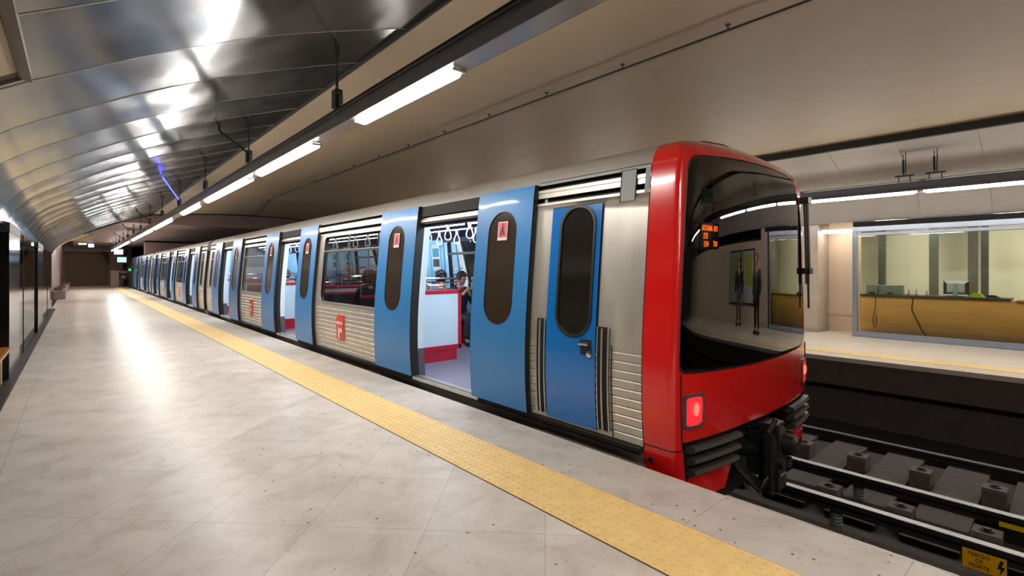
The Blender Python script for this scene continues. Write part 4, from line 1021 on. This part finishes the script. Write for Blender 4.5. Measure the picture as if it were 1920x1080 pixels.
for ya_, yb_, zt in ((3.21, 3.31, 1.0), (2.49, 2.60, .98)):
    m = MB(); m.grid(lambda y, z: cab(y, z, .011), [ya_, yb_], frange(.14, zt, 8)); m.build('grab_recess', M_slot, car1)
    m = MB(); c = (ya_+yb_)/2
    m.path([cab(c, z, .028) for z in frange(.15, zt-.01, 10)], .008, 6); m.path([cab(ya_, z, .016) for z in frange(.14, zt, 8)], .007, 6); m.path([cab(yb_, z, .016) for z in frange(.14, zt, 8)], .007, 6); m.build('grab_bar', M_steel2, car1)
m = MB(); m.grid(lambda y, z: cab(y, z, .016), [2.30, 2.445], [1.99, 2.1, 2.245]); m.build('access_box', mat('access_plate', '8c8d8b', .6, metal=.3), car1)
m = MB(); m.path([cab(2.30, 1.99, .018), cab(2.445, 1.99, .018), cab(2.445, 2.245, .018), cab(2.30, 2.245, .018)], .004, 4, closed=True); m.build('access_outline', M_slot, car1)
m = MB(); m.grid(lambda y, z: cab(y, z, .014), [2.175, 2.22], [2.04, 2.24]); m.build('track_end_plate', mat('access_plate', '8c8d8b', .6, metal=.3), car1)
m = MB(); m.path([cab(2.175, z, .004) for z in frange(.1, 2.4, 16)], .005, 5); m.path([cab(y, 2.27, .006) for y in (2.18, 3.4)], .003, 4); m.build('panel_joint', M_slot, car1)
m = MB(); m.path([cab(2.46, z, .006) for z in frange(.1, .84, 6)], .004, 4); m.build('rib_edge', M_slot, car1)

# ---- red nose
NY = 2.04; BOW = .10
def nose_dy(z): return 0 if z < 2.25 else .42*((z-2.25)/.355)**2.2
def nose_y(x, z, off=0.0):
    w_ = W(z)+1e-4; xi = max(-1, min(1, (x-XC)/w_)); n = 8
    sy = max(0, 1-abs(xi)**n)**(1/n)
    return NY-.15*sy-BOW*(1-xi*xi)*(1 if z > .1 else 1)+nose_dy(z)-off
def nose_pt(phi, z):
    n = 8; c, s = math.cos(phi), math.sin(phi); xi = -math.copysign(abs(c)**(2/n), c)
    xi = max(-1, min(1, xi)); sy = max(0, 1-abs(xi)**n)**(1/n); w_ = W(z)
    return (XC+xi*(w_+.006), NY-.15*sy-BOW*(1-xi*xi)+nose_dy(z), z)
WS_C = (XC, 1.535); WS_HW = 1.215; WS_HH = .845
def ws_outline(g=0.0):
    # windscreen outline in (s,z), s in -1..1 of the half width; arched top corners
    P = []
    for k in range(9): P.append((lerp(-1, 1, k/8), .70))
    return P
def ws_poly(grow):
    hwn = 1.235+grow; hwf = 1.075+grow; zb = .70-grow; zt = 2.285+grow; pts = []; hw = 1.2
    for (sx, sz, r, a0) in ((1, 1, .46, 0), (-1, 1, .10, 90), (-1, -1, .06, 180), (1, -1, .16, 270)):
        ox = sx*((hwf if sx > 0 else hwn)-r); oz = (zt-r) if sz > 0 else (zb+r)
        for k in range(11):
            a = R(a0+9*k); x, z = ox+r*math.cos(a), oz+r*math.sin(a)
            if sz > 0: z -= .0
            pts.append((x, z))
    out = []
    for p, q in zip(pts, pts[1:]+pts[:1]):
        k = max(1, int(math.hypot(q[0]-p[0], q[1]-p[1])/.06)); out += [(lerp(p[0], q[0], i/k), lerp(p[1], q[1], i/k)) for i in range(k)]
    # taper with the body and crown the top edge
    res = []
    for x, z in out:
        f = W(z)/1.29
        zz = z+(.06*(1-(x/1.25)**2) if z > 1.6 else 0)*((z-1.6)/.76 if z > 1.6 else 0)-(.0 if z > 1.0 else .03*(1-(x/1.25)**2)*(1.0-z)/.3)
        res.append((XC+x*f, zz))
    return res
m = MB()
zs = frange(.19, 2.2, 40)+frange(2.22, 2.58, 30)+[2.59, 2.597, 2.603, 2.605]
phis = [math.pi*k/96 for k in range(97)]
wsp = ws_poly(-.03)
def inside(poly, x, z):
    c = False
    for (x1, z1), (x2, z2) in zip(poly, poly[1:]+poly[:1]):
        if (z1 > z) != (z2 > z) and x < (x2-x1)*(z-z1)/(z2-z1)+x1: c = not c
    return c
def skipf(ph, z):
    x, y, _ = nose_pt(ph, z); return inside(wsp, x, z)
m.grid(nose_pt, phis, zs, 0, skip=skipf)
for side in (-1, 1):
    m.grid(lambda t, z: (XC+side*(W(z)+.006), lerp(2.175, NY+nose_dy(z), t), z), frange(0, 1, 3), [z for z in zs], 0)
    # corner skirt below
    zl = frange(-.38, .125, 8)
    m.grid(lambda t, z: (XC+side*(W(z)+.004), lerp(2.175, NY, t), z), frange(0, 1, 2), zl, 0)
    ph0 = [math.pi*k/96 for k in range(0, 22)] if side == -1 else [math.pi-math.pi*k/96 for k in range(0, 22)]
    m.grid(lambda p, z: nose_pt(p, z), ph0, zl, 0)
    m.grid(lambda t, z: (XC+side*(W(z)+.0), lerp(2.175, NY, t), z), [0, 1], [.125, .19], 1)
    m.grid(lambda p, z: (lambda q: (q[0], q[1]+.004, q[2]))(nose_pt(p, z)), ph0, [.125, .19], 1)
nose = m.build('nose_shell', [M_red, M_rubber], car1, smooth=True, angle=45, label='glossy red painted driver end')
m = MB(); m.grid(lambda p, z: (lambda q: (q[0], q[1]-.001, q[2]))(nose_pt(p, z)), [math.pi*k/96 for k in range(0, 22)], [.135, .185, .2]); m.grid(lambda t, z: (XC-(W(z)+.006), lerp(2.175, NY, t), z), [0, 1], [.135, .2]); m.build('skirt_band', M_red, car1, smooth=True); m = MB()
m.grid(lambda p, z: nose_pt(p, z), [math.pi-math.pi*k/96 for k in range(0, 22)], [.135, .2]); m.build('skirt_band', M_red, car1, smooth=True)
# windscreen glass and dark border
def nfn(x, z, o): return (x, nose_y(x, z, o), z)
A_, B_ = ws_poly(.0), ws_poly(-.055)
m = MB(); fill_outline(m, nfn, ws_poly(-.002), .004, 0, .045, 48); ws = m.build('windscreen', M_gl_ws, car1, smooth=True, angle=60)
m = MB(); Bo = ws_poly(.012); loop_band(m, nfn, [ray_poly(Bo, WS_C, math.atan2(p[1]-WS_C[1], p[0]-WS_C[0])) for p in A_], .001, A_, .006, 0); m.build('windscreen_seal', M_rubber, ws)
m = MB(); Bs = ws_poly(-.045); loop_band(m, nfn, A_, .0015, [ray_poly(Bs, WS_C, math.atan2(p[1]-WS_C[1], p[0]-WS_C[0])) for p in A_], .0015, 0); m.build('dark_border', M_black_gl, ws)
# cab interior
m = MB(); m.box(XC-1.08, XC+1.08, 3.27, 3.3, FLZ, 2.3); m.box(XC-1.12, XC+1.12, 2.1, 3.3, .0, .06); m.box(XC-1.0, XC+1.0, 2.25, 3.3, 2.28, 2.3)
m.build('cab_bulkhead', mat('cab_dark', '1b1a1a', .7), car1)
m = MB(); m.box(XC-1.1, XC+1.1, 2.1, 2.5, .1, .80, bev=.03); m.build('dashboard', mat('dash_dark', '131212', .6), car1)
m = MB(); m.box(3.98, 4.80, 1.93, 2.02, 2.02, 2.24, bev=.01); db = m.build('destination_box', mat('dest_box', '8b9166', .5, emit=.10), car1, label='dim greenish destination box behind the windscreen')
text('ESTRELA', .15, frame_mtx((4.39, 1.926, 2.13), (1, 0, 0), (0, 0, 1)), mat('dest_letters', '2e3322', .5), parent=db)
# seam on the left corner of the apron, bolt
m = MB(); m.path([(lambda q: (q[0], q[1]-.002, q[2]))(nose_pt(math.pi*20/96, z)) for z in frange(.14, .69, 10)], .006, 6); m.path([(lambda q: (q[0], q[1]-.002, q[2]))(nose_pt(math.pi*76/96, z)) for z in frange(.14, .69, 10)], .006, 6); m.build('panel_seam', M_rubber, car1)
m = MB(); p = SP(-1, 2.12, .02, .006); m.lathe([(.022, 0), (.022, -.006), (.012, -.007), (.012, -.002)], p, 'x', 14); m.build('bolt', M_rubber, car1)
# tail lamps
def tail(xc, zc_, lab):
    def P(x, z, o): return (x, nose_y(x, z, o), z)
    hw, hh = .105, .125
    out = [(xc+(p[0]), zc_+p[1]) for p in rrect(0, 0, hw, hh, .03, 4, .05)]; inn = [(xc+p[0], zc_+p[1]) for p in rrect(0, 0, hw-.018, hh-.02, .025, 4, .05)]
    inn = [ray_poly(inn, (xc, zc_), math.atan2(p[1]-zc_, p[0]-xc)) for p in out]
    m = MB(); framed(m, P, out, inn, .018, .02, 0); t = m.build('tail_lamp', M_graym, car1, smooth=True, label=lab)
    m = MB(); fill_outline(m, P, inn, .008, 0, .03, 6); m.build('lens', mat('tail_lens', 'b0202a', .15, emit=1.1, emc='d01822', coat=1), t, smooth=True)
    m = MB(); c = P(xc+.02, zc_+.01, .015); m.ball(c, (.04, .006, .05), 12, 8); m.build('bulb', mat('tail_bulb', 'ff5030', .4, emit=4.5, emc='ff2a20'), t, smooth=True)
tail(3.40, .41, 'square red tail lamp on the platform side'); tail(2*XC-3.40, .41, 'square red tail lamp on the far side')
# bumper slats and lower skirt
for side in (-1, 1):
    for k, (zc_, xi0, xi1) in enumerate(((.125, .90, .42), (.04, .90, .44), (-.045, .90, .46))):
        m = MB()
        def bp(t, k2, zc_=zc_, side=side, xi0=xi0, xi1=xi1):
            x = XC+side*lerp(xi0, xi1, t)*1.27; q = nose_y(x, .3)
            o, z = [(.0, zc_+.036), (.045, zc_+.032), (.055, zc_+.004), (.015, zc_-.022), (-.05, zc_-.022)][int(k2)]
            return (x, q-o, z)
        m.grid(bp, frange(0, 1, 10), [0, 1, 2, 3, 4])
        e = [bp(1, q) for q in range(5)]; m.add(e, [tuple(range(5))]); e = [bp(0, q) for q in range(5)]; m.add(e, [tuple(range(5))])
        m.build('bumper_slat', mat('bumper_grey', '3c3835', .5), car1)
    m = MB(); m.grid(lambda t, z: (XC+side*lerp(.90, .44, t)*1.27, nose_y(XC+side*lerp(.90, .44, t)*1.27, .3)+.03, z), frange(0, 1, 10), [-.12, .2]); m.build('bumper_backing', M_rubber, car1)
    m = MB(); m.grid(lambda t, z: (XC+side*lerp(.90, lerp(.55, .46, (z+.25)/.17), t)*1.27, nose_y(XC+side*lerp(.90, .48, t)*1.27, .3)+.01, z), frange(0, 1, 10), [-.25, -.21, -.08]); m.build('lower_skirt', M_red, car1, smooth=True)
# wiper and camera post on the far edge
t = MB(); xe = XC+1.13
wp = lambda z, dx=0, o=.05: (xe+dx-.03*max(0, z-1.5), nose_y(xe+dx-.03*max(0, z-1.5), min(z, 2.2), o), z)
t.path([wp(z) for z in frange(2.14, 1.42, 8)], .024, 6); t.path([wp(z, -.06, .04) for z in frange(2.1, 1.30, 8)], .010, 6); t.path([wp(z, .035, .05) for z in frange(2.14, 1.3, 8)], .012, 6); t.path([wp(z, -.0, .05) for z in frange(1.42, 1.05, 5)], .010, 6)
q = wp(2.14); t.box(q[0]-.05, q[0]+.05, q[1]-.04, q[1]+.05, 2.12, 2.18); q = wp(1.45); t.box(q[0]-.05, q[0]+.04, q[1]-.035, q[1]+.04, 1.40, 1.46)
t.build('wiper_assembly', M_black, car1)
# coupler
cp = MB(); cy = 1.70; CX = XC-.10
cp.tube((CX+.03, cy, -.1), (CX, 2.3, -.1), .09, 14); cp.box(CX-.05, CX+.1, cy+.08, cy+.2, -.30, .08, bev=.02); cp.lathe([(.17, .02), (.205, .0), (.205, -.04), (.15, -.06), (.13, -.06)], (CX+.06, cy, -.08), 'y', 24)
cp.lathe([(.09, -.05), (.085, -.13), (.045, -.155)], (CX+.12, cy, -.03), 'y', 16); cp.lathe([(.055, -.05), (.05, -.10)], (CX-.02, cy, -.15), 'y', 14)
cp.box(CX-.15, CX-.11, cy-.05, cy+.02, -.34, .10, bev=.012); cp.tube((CX-.13, cy-.01, .10), (CX-.02, cy-.03, .19), .022, 8); cp.box(CX-.06, CX-.02, cy-.07, cy+.1, -.40, .16, bev=.01); cp.box(CX-.12, CX+.20, cy-.04, cy+.05, -.42, -.30, bev=.02)
cp.lathe([(.05, 0), (.05, -.03)], (CX+.16, cy-.05, -.19), 'y', 10); cp.lathe([(.03, 0), (.03, -.03)], (CX+.2, cy-.05, .04), 'y', 10)
for k in range(6): cp.lathe([(.012, 0), (.012, -.02)], (CX+.06+.175*math.cos(k*1.05), cy-.04, -.08+.175*math.sin(k*1.05)), 'y', 6)
cp.box(CX-.05, CX+.18, cy-.03, cy+.3, .10, .15, bev=.015); cp.tube((CX-.25, 1.95, .05), (CX+.25, 1.95, .05), .03, 8); cp.box(CX-.3, CX-.2, 1.9, 2.2, -.3, .1, bev=.02)
cp.build('coupler_head', mat('coupler_black', '232324', .42, var=.3, vscale=15), car1)
m = MB()
for k in range(5):
    x = CX-.40+k*.05; m.path([(x, 1.95, .0-.03*k), (x+.03, cy+.10, -.2-.02*k), (x+.13, cy, -.34), (x+.2, cy-.02, -.25)], .014, 6)
for k in range(3):
    x = CX+.1+k*.07; m.path([(x, 1.95, .05), (x+.08, cy+.05, -.12-.03*k), (x+.03, cy+.0, -.3)], .013, 6)
m.build('hose', M_rubber, car1)

# ------------------------------------------------------------------ people
def skin_mesh(nodes, edges, root, sub=1):
    names = list(nodes); me = bpy.data.meshes.new('tmp')
    me.from_pydata([nodes[n][0] for n in names], [(names.index(a), names.index(b)) for a, b in edges], [])
    ob = bpy.data.objects.new('tmp', me); COL.objects.link(ob)
    md = ob.modifiers.new('s', 'SKIN'); md.use_smooth_shade = True
    for i, n in enumerate(names):
        r = nodes[n][1]; me.skin_vertices[0].data[i].radius = r if isinstance(r, tuple) else (r, r)
        me.skin_vertices[0].data[i].use_root = (n == root)
    if sub: ob.modifiers.new('u', 'SUBSURF').levels = sub
    bpy.context.view_layer.update()
    out = bpy.data.meshes.new_from_object(ob.evaluated_get(bpy.context.evaluated_depsgraph_get()))
    V = [v.co[:] for v in out.vertices]; F = [tuple(p.vertices) for p in out.polygons]
    COL.objects.unlink(ob); bpy.data.objects.remove(ob); bpy.data.meshes.remove(me); bpy.data.meshes.remove(out)
    return V, F
SKIN = mat('skin', 'c08f74', .5); SKIN2 = mat('skin_pale', 'd0a48c', .5)
def person(label, loc, rz, pose, coat, legs, hair, hairstyle='short', scale=1.0, lean=0.0, coat_long=False, hold=None, skinm=None, look=(0, 0), group=None, beanie=None):
    """local frame: facing +y, origin on the floor below the pelvis"""
    t = thing('person', label, 'person', (0, 0, 0), group)
    s = scale
    if pose == 'sit':
        hip = Vector((0, 0, .50)); chest = Vector((0, .02+lean*.5, .88)); neck = Vector((0, .03+lean*.8, 1.06)); head = Vector((0, .06+lean, 1.22))
        J = {'knee': (.10, .46, .50), 'ank': (.11, .43, .09), 'toe': (.12, .60, .05), 'hipj': (.09, .02, .50)}
    else:
        hip = Vector((0, 0, .93)); chest = Vector((0, .0, 1.25)); neck = Vector((0, .0, 1.45)); head = Vector((0, .03, 1.62))
        J = {'knee': (.09, .03, .50), 'ank': (.10, -.02, .09), 'toe': (.11, .13, .05), 'hipj': (.09, 0, .92)}
    sh = chest.z+.10; shy = chest.y
    arm = {1: [(.19, shy, sh), (.24, shy+.02, sh-.28), (.20, shy+.20, sh-.42), (.14, shy+.27, sh-.44)], -1: [(-.19, shy, sh), (-.24, shy+.02, sh-.28), (-.20, shy+.20, sh-.42), (-.14, shy+.27, sh-.44)]}
    if hold == 'chin':
        arm = {1: [(.19, shy, sh), (.23, shy+.16, sh-.23), (.08, shy+.25, sh-.03), (.03, shy+.27, sh+.03)], -1: [(-.19, shy, sh), (-.23, shy+.15, sh-.24), (-.06, shy+.24, sh-.04), (-.0, shy+.27, sh+.02)]}
    if hold == 'down':
        arm = {k: [(.19*k, shy, sh), (.23*k, shy-.03, sh-.28), (.23*k, shy+.04, sh-.52), (.23*k, shy+.05, sh-.60)] for k in (1, -1)}
    if hold == 'phone':
        arm[1] = [(.19, shy, sh), (.24, shy+.05, sh-.27), (.14, shy+.27, sh-.18), (.10, shy+.32, sh-.13)]
    nodes = {'pel': (hip, (.11, .14)), 'bel': ((hip+chest)*.5, (.10, .13)), 'che': (chest, (.11, .155)), 'nk': (neck, .055), 'hd': (head-Vector((0, .01, .03)), .062)}
    edges = [('pel', 'bel'), ('bel', 'che'), ('che', 'nk'), ('nk', 'hd')]
    for k, n in ((1, 'r'), (-1, 'l')):
        a = arm[k]
        nodes['sh'+n] = (Vector(a[0]), .062); nodes['el'+n] = (Vector(a[1]), .044); nodes['wr'+n] = (Vector(a[2]), .030); nodes['pa'+n] = (Vector(a[3]), (.018, .038))
        edges += [('che', 'sh'+n), ('sh'+n, 'el'+n), ('el'+n, 'wr'+n), ('wr'+n, 'pa'+n)]
        d = (Vector(a[3])-Vector(a[2])).normalized(); side = Vector((0, 0, 1)) if abs(d.z) < .7 else Vector((0, 1, 0)); side = (side-d*side.dot(d)).normalized(); nrm = d.cross(side)*k
        for fi in range(4):
            off = side*(.026-.017*fi); L = (.062, .070, .066, .052)[fi]
            b = Vector(a[3])+d*.03+off; c = b+d*L*.5+nrm*.012; e = c+d*L*.25+nrm*.03
            for q, (pt, r) in enumerate(((b, .0095), (c, .0085), (e, .007))): nodes['f%s%d%d' % (n, fi, q)] = (pt, r)
            edges += [('pa'+n, 'f%s%d0' % (n, fi)), ('f%s%d0' % (n, fi), 'f%s%d1' % (n, fi)), ('f%s%d1' % (n, fi), 'f%s%d2' % (n, fi))]
        b = Vector(a[3])+side*.04-d*.01; c = b+side*.02+d*.03+nrm*.02
        nodes['t%s0' % n] = (b, .011); nodes['t%s1' % n] = (c, .009); edges += [('pa'+n, 't%s0' % n), ('t%s0' % n, 't%s1' % n)]
        h, kn, an, to = (Vector((J[q][0]*k, J[q][1], J[q][2])) for q in ('hipj', 'knee', 'ank', 'toe'))
        nodes['hj'+n] = (h, .085); nodes['kn'+n] = (kn, .058); nodes['an'+n] = (an, .038); nodes['to'+n] = (to, .035)
        edges += [('pel', 'hj'+n), ('hj'+n, 'kn'+n), ('kn'+n, 'an'+n), ('an'+n, 'to'+n)]
    V, F = skin_mesh(nodes, edges, 'pel')
    ROT = Matrix.Rotation(rz, 4, 'Z'); T = Matrix.Translation(loc) @ ROT @ Matrix.Scale(s, 4)
    HR = Matrix.Translation(head) @ Matrix.Rotation(look[0], 4, 'Z') @ Matrix.Rotation(look[1], 4, 'X')
    def put(m, name, mt, parent):
        m.v = [tuple(T @ Vector(v)) for v in m.v]
        return m.build(name, mt, parent, smooth=True, angle=60)
    t.location = loc
    b = MB(); b.add(V, F)
    # head: skull and jaw with face details
    hv = MB(); hv.ball((0, 0, 0), (.078, .098, .118), 20, 16)
    nv = []
    for v in hv.v:
        x, y, z = v
        if z < -.01: f = 1-.32*min(1, (-.01-z)/.11)**1.2; x *= f; y = y*(1-.10*min(1, (-.01-z)/.11))+.012*min(1, (-.01-z)/.1)
        if y > .06 and .0 < z < .035 and .012 < abs(x) < .05: y -= .012     # eye sockets
        nv.append((x, y, z))
    hv.v = nv
    hv.add([(-.014, .090, -.022), (.014, .090, -.022), (0, .122, -.018), (0, .094, .028), (0, .095, -.032)], [(0, 2, 3), (2, 1, 3), (0, 4, 2), (4, 1, 2)])
    for k in (1, -1):
        hv.ball((.080*k, -.005, -.002), (.010, .022, .032), 8, 6)
    hv.ball((0, .088, -.055), (.026, .012, .008), 8, 4)
    b.add([tuple(HR @ Vector(v)) for v in hv.v], hv.f)
    put(b, 'body', skinm or SKIN, t)
    ey = MB()
    for k in (1, -1):
        ey.ball(tuple(HR @ Vector((.030*k, .083, .014))), .011, 8, 6, mi=0); ey.add([tuple(HR @ Vector(q)) for q in ((.012*k, .098, .032), (.05*k, .088, .034), (.05*k, .088, .041), (.012*k, .099, .040))], [(0, 1, 2, 3)], 0)
    put(ey, 'eyes', mat('eye_dark', '20140f', .3), t)
    # jacket
    jn = {k: nodes[k] for k in ('bel', 'che')}; jn['low'] = (hip+Vector((0, .01, .03 if pose == 'sit' else -.05)), (.135, .17)); jn['bel'] = (nodes['bel'][0], (.125, .16)); jn['che'] = (chest, (.145, .19)); jn['col'] = (neck-Vector((0, -.0, .015)), .085)
    je = [('low', 'bel'), ('bel', 'che'), ('che', 'col')]
    if coat_long and pose != 'sit': jn['hem'] = (hip-Vector((0, 0, .28)), (.15, .18)); je.append(('hem', 'low'))
    for k, n in ((1, 'r'), (-1, 'l')):
        a = arm[k]; jn['sh'+n] = (Vector(a[0]), .090); jn['el'+n] = (Vector(a[1]), .068); jn['wr'+n] = (Vector(a[2]).lerp(Vector(a[1]), .06), .043)
        je += [('che', 'sh'+n), ('sh'+n, 'el'+n), ('el'+n, 'wr'+n)]
    m = MB(); m.add(*skin_mesh(jn, je, 'che')); put(m, 'jacket', coat, t)
    # trousers and shoes
    tn = {'pel': (hip, (.12, .155))}; te = []
    for k, n in ((1, 'r'), (-1, 'l')):
        h, kn, an = nodes['hj'+n][0], nodes['kn'+n][0], nodes['an'+n][0]
        tn['h'+n] = (h, .098); tn['k'+n] = (kn, .070); tn['a'+n] = (an+Vector((0, 0, .02)), .052); te += [('pel', 'h'+n), ('h'+n, 'k'+n), ('k'+n, 'a'+n)]
    m = MB(); m.add(*skin_mesh(tn, te, 'pel')); put(m, 'trousers', legs, t)
    for k, n in ((1, 'r'), (-1, 'l')):
        an, to = nodes['an'+n][0], nodes['to'+n][0]; c = (an+to)*.5+Vector((0, 0, -.02)); m = MB(); m.ball(tuple(c), (.052, .14, .052), 12, 8)
        m.v = [(x, y, max(z, .0)) for x, y, z in m.v]; put(m, 'shoe', M_black, t)
    # hair
    m = MB(); rr = random.Random(len(label))
    if hairstyle == 'short':
        hh = MB(); hh.ball((0, -.008, .022), (.088, .106, .112), 20, 14)
        hh.v = [(x, y if not (z < .055 and y > .045) else .045, z if not (z < -.06) else -.06) for x, y, z in hh.v]
        hh.v = [(x*(1+.05*noise.noise(Vector((x, y, z))*40)), y, z+.012*noise.noise(Vector((x, y, z))*45)) for x, y, z in hh.v]
        for i in range(90):
            a, p = rr.uniform(0, 6.28), rr.uniform(-.25, 1.5); v = Vector((math.cos(a)*math.cos(p)*.088, math.sin(a)*math.cos(p)*.104-.008, math.sin(p)*.115+.022))
            if not (v.y > .03 and v.z < .075): hh.ball(tuple(v), (rr.uniform(.014, .024), rr.uniform(.014, .026), rr.uniform(.008, .016)), 6, 4)
    elif hairstyle == 'curly':
        hh = MB(); hh.ball((0, -.02, .0), (.125, .125, .15), 18, 14)
        hh.v = [tuple(Vector(v)*(1+.16*noise.noise(Vector(v)*28))) for v in hh.v]; hh.v = [(x, min(y, .05) if z < .08 else y, z) for x, y, z in hh.v]
        for i in range(60):
            a, p = rr.uniform(0, 6.28), rr.uniform(-.9, 1.3); v = Vector((math.cos(a)*math.cos(p)*.12, math.sin(a)*math.cos(p)*.11-.02, math.sin(p)*.14))
            if v.y < .05: hh.ball(tuple(v), rr.uniform(.018, .03), 6, 4)
    else:
        hh = MB(); hh.ball((0, -.012, .01), (.092, .108, .125), 18, 14); hh.ball((0, -.07, -.10), (.085, .045, .14), 14, 10)
        hh.v = [(x, y if not (z < .05 and y > .045) else .045, z) for x, y, z in hh.v]
    m.add([tuple(HR @ Vector(v)) for v in hh.v], hh.f); put(m, 'hair', hair, t)
    return t
C_blk = mat('cloth_black', '1c1b20', .8); C_navy = mat('cloth_navy', '23262f', .85); C_grey = mat('cloth_grey', '5a5455', .85); C_cream = mat('cloth_cream', 'b5a698', .85); C_jean = mat('jeans_dark', '2b2d38', .8)
H_blk = mat('hair_black', '15100d', .55); H_brn = mat('hair_brown', '6e4a2c', .6, var=.4, vscale=40); H_gry = mat('hair_grey', 'a8a09b', .6)
FZ = FLZ
p1 = person('seated young man with short dark hair and black jacket, hands raised to his chin', (5.32, 7.60, FZ), R(180), 'sit', C_blk, C_jean, H_blk, 'short', .98, .05, hold='chin', look=(R(14), R(-22)))
m = MB(); m.ball((5.32, 7.48, FZ+1.0), (.045, .03, .04), 10, 6); o = m.build('shirt_collar', mat('red_shirt', 'b01820', .7), p1)
p2 = person('seated person with dark hair seen from behind above the white draught screen', (4.52, 6.85, FZ), 0, 'sit', C_navy, C_blk, H_blk, 'short', 1.0, .05)
p3 = person('seated woman with big brown curly hair seen from behind in the first window', (3.80, 8.02, FZ), R(-8), 'sit', C_blk, C_blk, H_brn, 'curly', 1.0, .03, hold='phone')
p4 = person('grey-haired seated passenger in a dark coat in the first window', (4.55, 10.75, FZ), R(160), 'sit', C_blk, C_blk, H_gry, 'short', 1.08)
p5 = person('standing passenger in a dark coat inside the second open doorway', (4.15, 11.9, FZ), R(60), 'stand', C_navy, C_blk, H_blk, 'short', 1.0, hold='down', coat_long=True)
p6 = person('standing passenger in a cream coat behind the second window', (4.05, 14.7, FZ), R(-60), 'stand', C_cream, C_grey, H_brn, 'long', 1.0, hold='phone', skinm=SKIN2)
p7 = person('seated passenger in reddish clothes behind the second window, right of the cream coat', (3.85, 12.72, FZ), 0, 'sit', mat('cloth_rust', '7a4a40', .85), C_blk, H_brn, 'short', 1.0)
p8 = person('person in a short dark coat standing on the opposite platform, mirrored in the windscreen', (12.3, -3.3, 0), R(80), 'stand', C_blk, C_grey, H_blk, 'long', 1.0, hold='down')
p9 = person('person in an olive coat standing nearer the opposite platform edge, mirrored in the windscreen', (11.2, -1.5, 0), R(100), 'stand', mat('cloth_olive', '3c3a2c', .85), C_blk, H_brn, 'short', 1.03, hold='down', coat_long=True)
